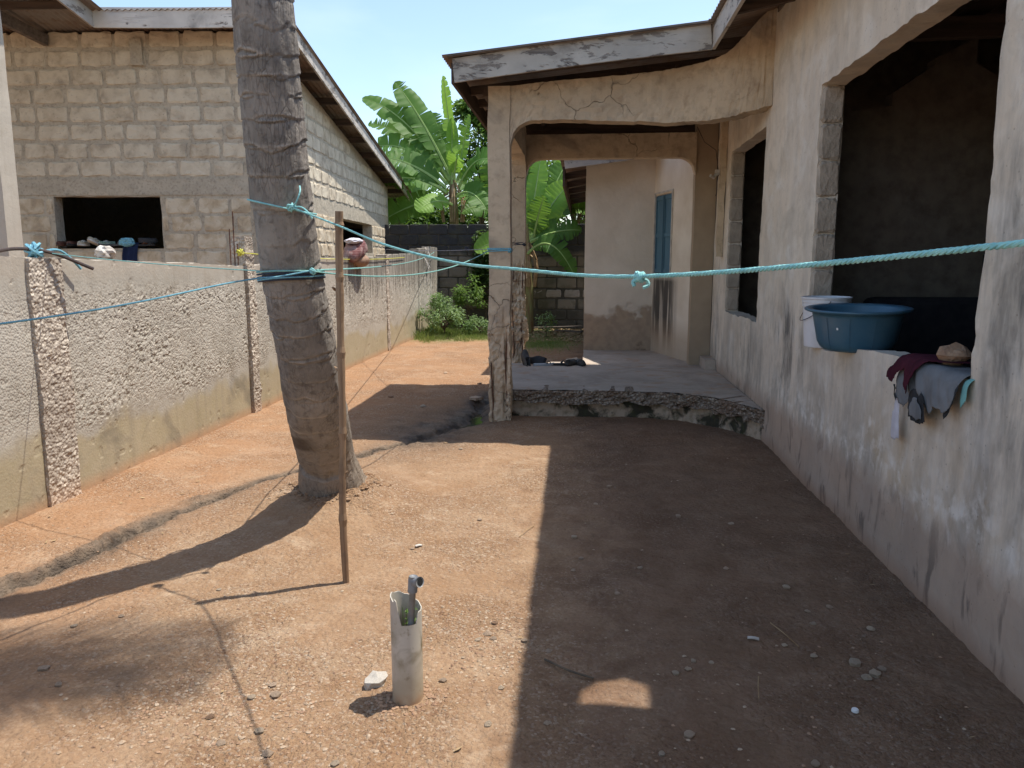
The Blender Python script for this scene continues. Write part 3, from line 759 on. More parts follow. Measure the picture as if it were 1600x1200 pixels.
# rafters and timbers
for Yr in [-2.6, -1.7, -.8, .1, 1.0, 1.9, 2.8, 3.7, 4.6, 5.5, 6.4]:
    MB().bar((1.09, Yr, roof_z(1.09)-.075), (5.6, Yr, roof_z(5.6)-.075), .05, .10).build('rafter', 'dark_timber_x', house)
for Yr in (1.4, 3.5, 5.2):
    MB().bar((1.9, Yr, 2.95), (5.5, Yr, 3.0), .07, .12).build('tie_beam', 'dark_timber_x', house)
    MB().bar((2.2, Yr+.06, 2.95), (3.6, Yr+.06, 3.85), .05, .09).build('strut', 'dark_timber_x', house)
MB().bar((1.62, -3, 3.60), (1.62, 6.9, 3.60), .12, .05).build('wall_plate', 'grey_timber_x', house)
for q in range(5):
    MB().bar((-1.13, 7.25+q*.6, 3.2), (1.55, 7.25+q*.6, 3.46), .05, .08).build('rafter', 'dark_timber_x', house)
for q in range(6):
    xx = -.95+q*.45; MB().bar((xx, 7.6, 3.12+.1*(xx+1.1)), (xx, 9.56, 3.12+.1*(xx+1.1)), .05, .07).build('purlin', 'dark_timber_y', house)
# porch plan edge
EDGE = [(-.90, 7.55), (-.3, 7.57), (.3, 7.57), (.75, 7.53), (1.05, 7.42), (1.27, 7.22), (1.42, 6.98), (1.56, 6.66)]
def edge_pts(n, pts=EDGE): return [(p.x, p.y) for p in interp([(a, b, 0) for a, b in pts], n)]
def sweep_wall(name, path, th, zlo, zhi, mat, rows=8, jit=0, seed=0, back=None):
    """vertical band following path (outer face), thickness inward, zlo/zhi are functions of t"""
    V = []; F = []; n = len(path)
    for i, (x, y) in enumerate(path):
        a = path[max(0, i-1)]; c = path[min(n-1, i+1)]; dx, dy = c[0]-a[0], c[1]-a[1]; l = math.hypot(dx, dy); nxx, nyy = -dy/l, dx/l
        if back and nyy < .25: nxx, nyy = (nxx/abs(nyy)*.6 if nyy else 0), .25
        t = i/(n-1); lo, hi = zlo(t), zhi(t)
        for s_ in (0, 1):
            for r in range(rows+1):
                z = lo+(hi-lo)*r/rows; o = (th if s_ else 0)+(jit*fb(i*.7+seed, r*.9, 6, 3) if not s_ else 0)
                V.append((x+nxx*o, y+nyy*o, z+(jit*.4*fb(i*.9, r*.5+seed, 16, 2) if r in (0, rows) else 0)))
    R = 2*(rows+1)
    for i in range(n-1):
        a = i*R; b2 = (i+1)*R
        for r in range(rows):
            F.append((a+r, b2+r, b2+r+1, a+r+1)); q = rows+1; F.append((a+q+r, a+q+r+1, b2+q+r+1, b2+q+r))
        F.append((a+rows, b2+rows, b2+2*rows+1, a+2*rows+1)); F.append((a, a+rows+1, b2+rows+1, b2))
    F.append(tuple(range(0, rows+1))+tuple(range(2*rows+1, rows, -1)))
    e = (n-1)*R; F.append(tuple(e+k for k in (list(range(rows, -1, -1))+list(range(rows+1, 2*rows+2)))))
    return mesh_obj(name, V, F, mat, house)
ep = edge_pts(70)
# floor slab top
V = [(x, y+.012, .28+.004*fb(x*3, y*3, 2)) for x, y in ep]+[(x, max(y+.012, 9.75) if i < 68 else 9.75, .28) for i, (x, y) in enumerate(ep)]
rows = 14; V = []
for r in range(rows+1):
    for i, (x, y) in enumerate(ep):
        y0 = y+.012; yy = y0+(9.75-y0)*r/rows; xx = min(x, 1.575)
        V.append((xx, yy, .28+.006*fb(xx*2, yy*2, 2)-(.012*abs(fb(x*14, 0, 8)) if r == 0 else 0)))
F = [(r*70+i, r*70+i+1, (r+1)*70+i+1, (r+1)*70+i) for r in range(rows) for i in range(69)]
mesh_obj('porch_floor', V, F, 'floor_concrete', house)
sweep_wall('slab_edge', ep, .3, lambda t: .145+.012*sin(t*23)+.01*sin(t*61), lambda t: .275, 'rubble', 6, .035, 1)
ep2 = edge_pts(70, [(x+.0, y+.07) if x < 1.3 else (x+.01, y+.06) for x, y in EDGE])
sweep_wall('porch_base', ep2, .3, lambda t: -.1, lambda t: .17, 'mossy_base', 6, .022, 5)
MB().box(-.88, 1.56, 7.9, 9.75, -.1, .27).build('porch_fill', 'floor_concrete', house)
# path slab toward the bay
grid_box('walkway_slab', .02, 1.35, 9.76, 11.25, -.1, .275, .12, 'floor_concrete', house, lambda p: (p[0]+.03*fb(p[1]*3, p[2], 4) if p[0] < .1 else p[0], p[1], p[2]+.008*fb(p[0]*3, p[1]*3, 6)))
# columns
def column(x0, x1, y0, y1, z0, z1, dmg_top, amt, seed, mat='porch_plaster'):
    cx, cy = (x0+x1)/2, (y0+y1)/2
    def fn(p):
        x, y, z = p
        m = float(smooth(np.array(dmg_top), np.array(dmg_top-.35), np.array(z)))
        side = (x-cx)/(x1-x0)*2+(y-cy)/(y1-y0)*.7
        # vertical split grooves near the corners
        g1 = exp(-((x-(x1-.045-.01*sin(z*7)))/.012)**2)*m*(1 if y < cy else 0)
        g2 = exp(-((x-(x0+.035+.01*sin(z*5+1)))/.010)**2)*float(smooth(np.array(.62), np.array(.5), np.array(z)))*(1 if y < cy else 0)
        dn = amt*m*max(0, fb(x*9+seed, z*3.2+y*7, seed, 4)+.05)
        dd = .5*amt*m*fb(x*30, z*22+y*30, seed+4, 2)
        k = 1-min(.5, (dn+dd)/.1*.75)
        y2 = cy+(y-cy)*k; x2 = cx+(x-cx)*k+(.01*fb(z*2.3, seed, 7))
        y2 += .035*(g1+g2)
        return (x2, y2, z+0)
    return grid_box('column', x0, x1, y0, y1, z0, z1, .018, mat, house, fn)
c1 = column(-.905, -.70, 7.36, 7.56, -.1, 3.14, 1.18, .05, 3)
c2 = column(-.905, -.72, 9.55, 9.75, -.1, 3.1, 1.62, .14, 11)
for (x, y, z0, z1) in ((-.735, 7.375, .02, 1.18), (-.872, 7.37, .02, .62)):
    pts = [(x+.008*sin(z*9), y+.004*cos(z*7), z) for z in np.linspace(z0, z1, 20)]
    MB().tube(pts, .006, 6).build('reinforcing_bar', 'rebar', c1)
for (x, y, z0, z1) in ((-.76, 9.565, .28, 1.6), (-.87, 9.57, .28, 1.5), (-.735, 9.68, .28, 1.4)):
    pts = [(x+.012*sin(z*6+x*9), y+.006*cos(z*7), z) for z in np.linspace(z0, z1, 20)]
    MB().tube(pts, .006, 6).build('reinforcing_bar', 'rebar', c2)
for zz in (.55, .8, 1.05, 1.3): MB().tube([(-.88, 9.56, zz), (-.74, 9.555, zz+.01), (-.725, 9.7, zz)], .003, 5).build('stirrup', 'rebar', c2)
# beams with arched haunches
def beam(name, path, th, lo, hi, mat, jit=.0, rows=10): return sweep_wall(name, path, th, lo, hi, mat, rows, jit, 2)
bp = edge_pts(90, [(-.698, 7.37), (-.3, 7.38), (.3, 7.38), (.75, 7.36), (1.05, 7.27), (1.25, 7.15), (1.42, 7.05), (1.57, 6.97)])
L_ = 2.4
def lo_f(t):
    s = t*L_
    if s < .22: return 2.62+.22*sqrt(max(0, 1-(1-s/.22)**2))
    return 2.84-.05*float(smooth(np.array(.2), np.array(1.2), np.array(s)))+.06*float(smooth(np.array(1.5), np.array(2.4), np.array(s)))+.004*sin(s*17)
def hi_f(t):
    s = t*L_; return 3.14+.11*s+.25*float(smooth(np.array(1.5), np.array(2.4), np.array(s)))
beam('front_beam', bp, .18, lo_f, hi_f, 'porch_plaster', .014)
bb = [(-.718+2.03*i/60, 9.57) for i in range(61)]
def lo_b(t):
    s = t*2.03; r = .2
    if s < r: return 2.57+r*sqrt(max(0, 1-(1-s/r)**2))
    if s > 2.03-r: return 2.57+r*sqrt(max(0, 1-(1-(2.03-s)/r)**2))
    return 2.77
beam('rear_beam', bb, .16, lo_b, lambda t: 3.05, 'porch_plaster', .006)
sb = [(-.71, 7.57+1.97*i/40) for i in range(41)]
def lo_s(t):
    s = t*1.97; r = .22
    e = min(s, 1.97-s)
    return 2.55+r*sqrt(max(0, 1-(1-e/r)**2)) if e < r else 2.77
beam('side_beam', [(x, y) for x, y in sb], .16, lo_s, lambda t: 3.12, 'porch_plaster', .006)
# pier at the back of porch & pilaster
grid_box('pier', 1.315, 1.565, 9.62, 9.80, .2, 3.3, .1, 'brown_pier', house, lambda p: (p[0]+.01*fb(p[2]*2, p[1], 3), p[1], p[2]))
grid_box('pilaster', 1.50, 1.568, 9.0, 9.12, 1.6, 3.2, .05, 'porch_plaster', house, lambda p: (p[0]+.02*fb(p[2]*6, p[1]*9, 3), p[1], p[2]))
grid_box('step', 1.44, 1.567, 9.15, 9.6, .27, .40, .06, 'floor_concrete', house, lambda p: (p[0]+.012*fb(p[2]*9, p[1]*9, 3), p[1], p[2]+.01*fb(p[0]*9, p[1]*9, 8)))
# small broken lamp holder on the pilaster
lh = MB(); lh.box(1.455, 1.50, 9.02, 9.08, 2.50, 2.56); lh.tube([(1.47, 9.04, 2.52), (1.43, 9.0, 2.47), (1.39, 8.97, 2.49)], .018, 8); lh.build('lamp_holder', 'white_trim', house)
MB().tube([(1.49, 9.05, 2.5), (1.475, 9.04, 2.40), (1.48, 9.05, 2.33), (1.465, 9.03, 2.27)], .004, 5).build('cable', 'iron_dark', house)
MB().tube([(1.30, 9.5, 3.1), (1.36, 9.3, 2.9), (1.46, 9.1, 2.78), (1.49, 9.06, 2.55)], .004, 5).build('cable', 'iron_dark', house)
# bay wall facing camera and angled shuttered wall
wall('bay_wall', (0, 11.15, 0), (1, 0, 0), (0, 1, 0), .02, .985, -.1, 3.03, .15, 'bay_wall', house, cell=.07, rough=.012, edge=0)
wall('bay_side_wall', (.022, 0, 0), (0, 1, 0), (1, 0, 0), 11.302, 17.5, -.1, 2.9, .15, 'bay_wall', house, cell=.4, rough=.01)
A = Vector((.975, 11.16, 0)); B = Vector((1.36, 9.83, 0)); D_ = (B-A).normalized(); NN = Vector((-D_.y, D_.x, 0)); NN = NN if NN.x > 0 else -NN
wall('shutter_wall', A, D_, NN, 0, (B-A).length, -.1, 3.3, .15, 'shutter_wall', house, opens=[(.05, .66, 1.37, 2.45)], cell=.07, rough=.006, edge=.008)
sh = MB()
def leafp(u0, u1, name):
    b = MB(); a = A+D_*u0+NN*.03; c = A+D_*u1+NN*.03
    b.bar(a+Vector((0, 0, 1.91)), c+Vector((0, 0, 1.91)), .025, 1.06); o = b.build(name, 'blue_paint', house)
    nn = 4
    for k in range(nn+1):
        t = u0+.02+(u1-u0-.04)*k/nn; p = A+D_*t+NN*.014
        if k in (0, nn): bb_ = MB(); bb_.bar(p+Vector((0, 0, 1.39)), p+Vector((0, 0, 2.43)), .03, .012, up=D_); bb_.build('stile', 'blue_paint', o)
    for z in (1.42, 1.9, 2.40):
        p = A+D_*(u0+.02)+NN*.012; q = A+D_*(u1-.02)+NN*.012; MB().bar(p+Vector((0, 0, z)), q+Vector((0, 0, z)), .014, .05).build('rail', 'blue_paint', o)
leafp(.06, .35, 'shutter'); leafp(.362, .65, 'shutter')
fr = MB()
for u in (.045, .665): p = A+D_*u+NN*.0; fr.bar(p+Vector((0, 0, 1.35)), p+Vector((0, 0, 2.47)), .03, .02, up=D_)
fr.bar(A+D_*.03+Vector((0, 0, 2.475)), A+D_*.68+Vector((0, 0, 2.475)), .03, .02)
fr.build('shutter_frame', 'white_trim', house)
# bay roof
MB().bar((-.28, 10.85, 2.86), (.78, 10.85, 2.99), .028, .13, seg=3).build('fascia_board', 'worn_board_x', house)
for q in range(5): MB().bar((-.28, 11.3+q*1.2, 2.74), (.4, 11.3+q*1.2, 2.86), .05, .09).build('rafter', 'dark_timber_x', house)
MB().bar((-.29, 10.9, 2.70), (-.29, 17.4, 2.70), .03, .26).build('fascia_board', 'dark_timber_y', house)
v, f = sheet_mesh(.79, 4, .12, None, .0254)
pm = None
for q in range(9):
    if pm is None: o = mesh_obj('roof_sheet', v, f, 'roof_metal', house, world=False); pm = o.data
    else: o = bpy.data.objects.new('roof_sheet', pm); col.objects.link(o); o.parent = house
    o.location = (-.34-hx, 10.8+q*.76-hy, 2.925)

# ------------------------------------------------------------------ block building (left, behind the fence)
BR = atan(.062)
bld = empty('block_building', (-4.15, 10.3, 0), 'unfinished grey block building with black window holes, behind the left fence', 'building', rz=BR)
def rf(v): return 4.58-.142*(v+.5)                # underside of roof along the side wall
def wl(name, *a, **k): return wall(name, *a, world=False, **k)
wl('front_wall', (0, .012, 0), (1, 0, 0), (0, 1, 0), -7.5, 0, -.2, 4.50, .2, 'mortar', bld, opens=[(-3.07, -1.59, 1.72, 2.42)], cell=.12, rough=.006, edge=.012)
wl('side_wall', (-.012, 0, 0), (0, 1, 0), (-1, 0, 0), .215, 8.1, -.2, 4.50, .2, 'mortar', bld, opens=[(3.42, 6.2, 1.72, 2.32)], cell=.12, rough=.006, edge=.012, top=lambda u: rf(u)-.10)
wl('rear_wall', (0, 7.9, 0), (1, 0, 0), (0, 1, 0), -7.5, -.215, -.2, 3.40, .2, 'mortar', bld, cell=.6)
wl('left_wall', (-7.3, 0, 0), (0, 1, 0), (-1, 0, 0), .215, 7.9, -.2, 4.6, .2, 'mortar', bld, cell=.3, top=lambda u: rf(u)+.03)
PITCH = .236
items = []; rs = random.Random(4)
def row_blocks(z, x0, x1, off, L=.452, skip=None):
    x = x0-off; out = []
    while x < x1:
        l = L if rs.random() > .12 else L*rs.choice([.55, .65])
        a, c = max(x, x0), min(x+l, x1)
        if c-a > .09 and not (skip and any(a < s1-.05 and c > s0+.05 for s0, s1 in skip)): out.append(((a+c)/2, c-a-.045))
        elif skip and c-a > .09:
            for s0, s1 in skip:
                if a < s0-.1 and c > s0: out.append(((a+s0)/2, s0-a-.04))
                if c > s1+.1 and a < s1: out.append(((s1+c)/2, c-s1-.04))
        x += l
    return out
for k in range(8):                         # above the lintel band
    z = 2.665+PITCH*(k+.5)
    for cx_, l in row_blocks(z, -5.0, -.03, .226*(k % 2)+.05*rs.random()): items.append((cx_, 0, z, l, PITCH-.045))
for k in range(4):                         # below
    z = 2.42-PITCH*(k+.5)-.01
    sk = [(-3.07, -1.59)] if z > 1.72 else None
    for cx_, l in row_blocks(z, -5.0, -.33, .226*(k % 2), skip=sk): items.append((cx_, .002, z, l, PITCH-.03))
blocks(bld, 'pale_block', items, 'block', .08, 'front', 7, .013)
wl('lintel', (0, .0, 0), (1, 0, 0), (0, 1, 0), -4.6, -.02, 2.435, 2.65, .008, 'mortar', bld, cell=.1, rough=.006)
MB().box(-.31, .006, -.004, .20, 0, 4.40, .003).build('corner_post', 'mortar', bld, world=False)
items = []
for k in range(8):
    z = 2.565+PITCH*(k+.5)
    for cy_, l in row_blocks(z, .05, 8.05, .226*(k % 2)):
        if z+PITCH*.5 < rf(cy_+.2)-.10: items.append((0, cy_, z, l, PITCH-.04))
for k in range(4):
    z = 2.32-PITCH*(k+.5)
    for cy_, l in row_blocks(z, .05, 8.05, .226*(k % 2), skip=[(3.42, 6.2)] if z > 1.7 else None): items.append((0, cy_, z, l, PITCH-.03))
blocks(bld, 'pale_block', items, 'block', .08, 'side', 7, .012, basis=pi/2)
# roof
def cs(name, x, y0, y1, W, zf):
    n = round(W/.0127); v = []; f = []
    ys = [y0+(y1-y0)*i/6 for i in range(7)]
    for yy in ys:
        for j in range(n+1): xx = x+j*W/n; v.append((xx, yy, zf(yy)+.010*cos(2*pi*xx/.0762)))
    for i in range(6):
        for j in range(n): a = i*(n+1)+j; f.append((a, a+1, a+n+2, a+n+1))
    return mesh_obj(name, v, f, 'roof_metal', bld, False)
for q in range(3): cs('roof_sheet', .36-.77*(q+1)+.003*q, -.53, 9.8, .80, lambda y: rf(y)+.05)
for q in range(7): cs('roof_sheet', -1.92-.77*(q+1)+.003*q, -3.9, 8.3, .80, lambda y: rf(y)+.055)
MB().bar((-2.03, -.5, 4.555), (.33, -.5, 4.545), .028, .24, seg=4, bow=-.01).build('fascia_board', 'painted_board_x', bld, world=False)
MB().bar((-2.045, -.5, 4.56), (-2.045, -3.9, 4.56+.48), .028, .24).build('fascia_board', 'painted_board_y', bld, world=False)
MB().bar((.335, -.52, rf(-.52)-.03), (.335, 9.8, rf(9.8)-.05), .028, .17, seg=5, bow=-.03).build('fascia_board', 'worn_board_y', bld, world=False)
for q in range(10):
    vv = .35+q*1.03; MB().bar((-.9, vv, rf(vv)-.055), (.318, vv, rf(vv)-.055), .06, .11).build('purlin', 'dark_timber_x', bld, world=False)
MB().bar((-2.95, -.02, 4.42), (-3.6, -2.9, 4.84), .07, .14).build('rafter', 'grey_timber_x', bld, world=False)
MB().bar((-5.2, -.02, 4.42), (-5.2, -3.5, 4.90), .07, .14).build('rafter', 'grey_timber_x', bld, world=False)
for q in range(4): MB().bar((-7.4, -.8-q*.9, rf(-.8-q*.9)-.01), (-2.08, -.8-q*.9, rf(-.8-q*.9)-.01), .05, .08).build('purlin', 'dark_timber_x', bld, world=False)
MB().box(-1.83, -1.67, -.05, -.012, 4.10, 4.42, .01).build('wall_bracket', 'mortar', bld, world=False)
# sunlit column carrying the overhang, at the left picture edge
grid_box('porch_post', -6.52, -6.28, 8.0, 8.24, -.1, 4.55, .08, 'fence', bld, lambda p: (p[0]+.006*fb(p[2]*4, p[1]*4, 2), p[1], p[2]))

# ------------------------------------------------------------------ concrete fence (left)
XF = -3.38
fence = empty('concrete_fence', (XF, 7.5, 0), 'low pitted concrete fence wall running along the left side of the yard', 'fence')
def ftop(y):
    return float(np.interp(y, [1, 4.3, 6.5, 7.6, 10.5, 13.1, 13.2, 15.7, 15.8, 17.5], [1.60, 1.575, 1.53, 1.50, 1.60, 1.62, 1.66, 1.70, 1.80, 1.86]))
def panel(y0, y1, cell, mat):
    ys = np.array(lines(y0, y1, cell)); zs = np.array(lines(0, 1, cell/1.7)); YY, ZZ = np.meshgrid(ys, zs)
    top = np.array([ftop(y) for y in ys]); top = top+.012*fbm(ys*9, ys*0, 5, 3)
    ZZ = -.1+ZZ*(top[None, :]+.1)
    n = fbm(YY*42, ZZ*42, 3, 2); n2 = fbm(YY*60, ZZ*60, 9, 2); big = fbm(YY*1.6, ZZ*2.2, 7, 3); base = fbm(YY*.8, YY*0, 17, 2)
    mask = (.12+.88*smooth(4.75, 5.3, YY+.5*base))*smooth(.44, .62, ZZ+.12*base+.04*fbm(YY*9, ZZ*9, 23, 2))*smooth(1.46, 1.2, ZZ+.08*big)*(.55+.45*smooth(-.3, .4, big+.25))
    thr = .30-.22*smooth(-.2, .35, big+.2*base); pit = smooth(0, .3, n-thr)*mask; pit2 = smooth(.1, .5, n2)*mask
    few = smooth(.52, .66, fbm(YY*13, ZZ*13, 61, 2))*.8
    X = XF-.0062*pit*(.6+.8*smooth(-.4, .4, big))-.004*pit2-.004*few+.004*fbm(YY*3, ZZ*3, 77, 3)+.007*mask
    V = np.stack([X.ravel(), YY.ravel(), ZZ.ravel()], 1).tolist(); a, b = len(ys), len(zs)
    F = [(r*a+c, r*a+c+1, (r+1)*a+c+1, (r+1)*a+c) for r in range(b-1) for c in range(a-1)]
    at = np.clip(pit+few*.3, 0, 1).ravel().tolist()
    # back and top
    k = len(V); V += [(XF-.14, y, t) for y, t in zip(ys, top)]+[(XF-.14, y, -.1) for y in ys]; at += [0]*(2*a)
    F += [((b-1)*a+c, (b-1)*a+c+1, k+c+1, k+c) for c in range(a-1)]+[(k+c, k+c+1, k+a+c+1, k+a+c) for c in range(a-1)]
    F += [tuple([k, k+a]+[r*a for r in range(b)]), tuple([k+2*a-1, k+a-1]+[r*a+a-1 for r in range(b-1, -1, -1)])]
    return mesh_obj('wall_panel', V, F, mat, fence, attrs={'pit': at})
PY = [1.9, 4.55, 7.55, 10.45, 13.15, 15.75, 16.95]
panel(-1.0, 1.78, .06, 'fence'); panel(2.02, 4.48, .014, 'fence'); panel(4.68, 7.47, .012, 'fence'); panel(7.70, 10.37, .018, 'fence')
panel(10.53, 13.07, .03, 'fence_far'); panel(13.23, 15.67, .04, 'fence_far'); panel(15.83, 16.88, .04, 'fence_far'); panel(17.02, 17.8, .05, 'fence_far')
def post(y0, y1, zt, x1, amp, seed, mat='aggregate', cell=.02):
    def fn(p):
        x, y, z = p; e = amp*(abs(fb(y*32+seed, z*32, seed, 2))*.9+.5*fb(y*14, z*9, seed+3, 2)); s = 1 if x > XF-.05 else -1
        return (x+s*e*(1 if x > XF-.05 else .3), y+amp*.5*fb(z*8+y*3, x*9, seed+5, 3), z+(.012*fb(y*12, x*12, seed) if z > 1 else 0))
    return grid_box('post', XF-.17, x1, y0, y1, -.1, zt, cell, mat, fence, fn)
post(1.78, 2.02, 1.62, XF+.03, .02, 1, cell=.04); post(4.43, 4.73, 1.57, XF+.020, .016, 2, cell=.014)
post(7.47, 7.53, 1.49, XF-.045, .01, 9, 'fence', .03); post(7.53, 7.70, 1.50, XF+.012, .018, 3, cell=.014)
post(10.37, 10.53, 1.60, XF+.02, .02, 4, cell=.03); post(13.07, 13.23, 1.66, XF+.01, .02, 5, cell=.04)
post(15.67, 15.83, 1.80, XF+.01, .015, 6, 'fence_far', .05); post(16.88, 17.02, 1.87, XF+.01, .015, 7, 'fence_far', .05)
grid_box('post_stub', XF-.16, XF-.0, 7.53, 7.72, 1.50, 1.79, .02, 'aggregate', fence, lambda p: (p[0]+.012*fb(p[1]*15, p[2]*15, 3), p[1]+.014*fb(p[0]*15, p[2]*15, 4), p[2]+.012*fb(p[1]*15, p[0]*15, 5)))
for (y, z) in ((7.33, 1.86), (7.42, 2.03), (7.49, 1.72)):
    MB().tube([(XF-.06, y, 1.45), (XF-.06, y+.005, z)], .006, 6).build('reinforcing_bar', 'rebar', fence)

# ------------------------------------------------------------------ dark rear wall
rear = empty('rear_wall', (-2.2, 17.9, 0), 'dark mossy block wall closing off the far end of the yard', 'wall')
mesh_back = wall('mortar_bed', (0, 17.925, 0), (1, 0, 0), (0, 1, 0), -6.5, 1.0, -.2, 2.30, .12, 'dark_mortar', rear, cell=.3, rough=.01)
items = []
for k in range(10):
    z = .0+.245*(k+.5)-.05
    x = -4.75-.23*(k % 2)
    while x < .1:
        l = .455
        if not (k in (3,) and x > -1.3) and not (z > 2.2 and x > -1.2 and rs.random() < .8): items.append((x+l/2+2.2, 0, z, l-.02 if k != 2 else l-.05, .225))
        x += l+.005
blocks(rear, 'dark_block', items, 'block', .09, 'rear', 6, .008)
items = []
x = -1.3
while x < .1: items.append((x+.2+2.2, -.0, .81, .34, .17)); x += .42
for o in blocks(rear, 'grey_block', items, 'block', .09, 'rear2', 4, .014): pass

# ------------------------------------------------------------------ palm
palm = empty('palm_tree', (-1.60, 4.68, 0), 'tall leaning grey palm trunk with ringed bark, its foot in an earth mound', 'palm tree')
TP = [(-1.60, 4.78, -.05), (-1.60, 4.69, .10), (-1.58, 4.50, .42), (-1.525, 4.22, .76), (-1.495, 4.03, 1.10), (-1.50, 3.87, 1.50), (-1.485, 3.74, 1.94), (-1.475, 3.66, 2.30), (-1.46, 3.58, 2.70), (-1.44, 3.50, 3.4), (-1.42, 3.42, 4.6), (-1.45, 3.32, 6.0), (-1.5, 3.2, 8.0)]
pts = interp(TP, 700); NS = 96; V = []; led = []
u = Vector((1, 0, 0)); ring = 0; acc = 0; nextring = .07; rl = .075; rsd = random.Random(2)
for i, p in enumerate(pts):
    d = (pts[min(i+1, 699)]-pts[max(i-1, 0)]).normalized(); u = (u-d*u.dot(d)).normalized(); w = d.cross(u)
    if i: acc += (p-pts[i-1]).length
    if acc > rl: acc = 0; rl = rsd.uniform(.08, .16); ring += 1
    h = p.z
    R = float(np.interp(h, [-.05, .1, .3, .6, 1.0, 1.5, 2.0, 2.7, 4, 8], [.29, .215, .170, .170, .162, .149, .139, .132, .122, .105]))
    for k in range(NS):
        a = 2*pi*k/NS; ph = acc/rl
        # ledge undulates round the trunk
        wob = fb(cos(a)*1.3+ring*5.1, sin(a)*1.3, 6, 2)*.30
        t = (ph+wob) % 1
        strength = .35+.9*max(0, fb(cos(a)*1.1+ring*2.7, sin(a)*1.1+3, 12, 2)+.25)
        led_ = exp(-((t-.06)/.07)**2)
        r = R+.0075*strength*(1-t)*min(1, h*1.3+.2)-.004*exp(-((t-.96)/.05)**2)
        r += .010*fb(cos(a)*3+h*1.2, sin(a)*3+h*2.2, 20, 3)+.004*fb(a*22/6.283*1., h*5, 23, 2)
        if h < .5: r += .018*fb(cos(a)*7, sin(a)*7+h*1.2, 31, 3)*(1-h*1.6)
        if .30 < h < .36 and cos(a-.9*pi*1.5) > .2: r -= .022
        V.append(p+(u*cos(a)+w*sin(a))*r); led.append(max(0, led_*strength*.9))
F = [(i*NS+k, i*NS+(k+1) % NS, (i+1)*NS+(k+1) % NS, (i+1)*NS+k) for i in range(699) for k in range(NS)]
trunk = mesh_obj('trunk', [tuple(v) for v in V], F, 'palm_bark', palm, smooth_=True, attrs={'ledge': np.clip(led, 0, 1)})
# coil of rope bands drawn tight about trunk are separate things (below)
def frond(az, e0, L, droop, seed):
    r = random.Random(seed); b = MB(); p = Vector((-1.5, 3.2, 8.0)); e = e0; pp = [p.copy()]
    n = 26
    for i in range(n):
        p = p+Vector((cos(az)*cos(e), sin(az)*cos(e), sin(e)))*L/n; e -= droop/n*(1+i/n); pp.append(p.copy())
    b.tube(pp, [.03*(1-i/(n+1))+.004 for i in range(n+1)], 5)
    for i in range(3, n+1):
        d = (pp[i]-pp[i-1]).normalized(); sd_ = d.cross(Vector((0, 0, 1))).normalized()
        for s_ in (-1, 1):
            for h_ in (0, .5):
                q = pp[i-1].lerp(pp[i], h_); ll = .55*sin(pi*min(1, (i+4)/(n+6)))+.12; ll *= r.uniform(.8, 1.1)
                t = (sd_*s_*.85+d*.55+Vector((0, 0, -.35-r.random()*.3))).normalized(); m_ = q+t*ll*.5; t2 = (t+Vector((0, 0, -.45))).normalized(); e_ = m_+t2*ll*.5
                wv_ = d*.018; b.add([q-wv_, q+wv_, m_+wv_, m_-wv_, e_], [(0, 1, 2, 3), (3, 2, 4)])
    return b.build('frond', 'palm_leaf', palm)
for k, (az, e0, L, dr) in enumerate([(0.14, .35, 3.2, 1.1), (.22, .42, 3.3, 1.2), (.30, .36, 3.2, 1.1), (.18, .40, 2.9, 1.0), (.8, .9, 2.2, 2.0), (1.3, .7, 2.6, 1.9), (2.1, .5, 2.8, 1.8), (2.7, .9, 2.6, 1.6), (3.3, .4, 3.0, 1.7), (3.9, .8, 2.7, 1.9), (4.5, .5, 2.9, 1.9), (5.1, .9, 2.5, 1.9), (5.7, .6, 2.7, 1.9), (0.9, 1.2, 2.3, 1.6), (3.0, 1.25, 2.4, 1.3), (4.8, 1.3, 2.2, 1.2), (1.8, 1.3, 2.2, 1.3)]): frond(az, e0, L, dr, k)
b = MB()
for k in range(14): b.rock((-1.5+.28*cos(k*1.3)*.9, 3.2+.28*sin(k*1.3)*.9, 7.72-.12*(k % 3)), .13, (1, 1, 1.1), k, 2)
b.build('coconuts', 'banana_stem', palm)

b = MB(); q = random.Random(77)
for k in range(170):
    a = q.uniform(0, 6.28); r0 = .225+abs(q.gauss(0, .07)); x, y = -1.60+cos(a)*r0, 4.71+sin(a)*r0; r = q.uniform(.006, .020); b.rock((x, y, gz(x, y)+r*.1), r, (1, 1, .6), k, 1)
o = b.build('soil_crumbs', 'earth'); tag(o, 'crumbs of soil heaped against the palm foot', 'soil', kind='stuff')

# ------------------------------------------------------------------ pole
pole = empty('wooden_pole', (-1.13, 3.46, gz(-1.13, 3.46)), 'thin bare wooden pole standing upright in the dirt beside the palm', 'pole')
pp = interp([(-1.13, 3.46, -.1), (-1.135, 3.455, .35), (-1.118, 3.45, .8), (-1.11, 3.44, 1.2), (-1.10, 3.43, 1.55), (-1.09, 3.42, 1.77)], 70)
rr = [.0165+.0035*fb(i*.25, 0, 3)+(.004 if i % 13 == 0 else 0)+.002*(i/70) for i in range(70)]
MB().tube(pp, rr, 12).build('shaft', 'pole_wood', pole, smooth_=False)
for z, a in ((.55, .3), (1.05, 2.5), (1.42, 4.6)):
    q = Vector((-1.13, 3.45, z)); MB().tube([q, q+Vector((cos(a)*.028, sin(a)*.028, .012))], [.007, .005], 6).build('knot', 'pole_wood', pole)

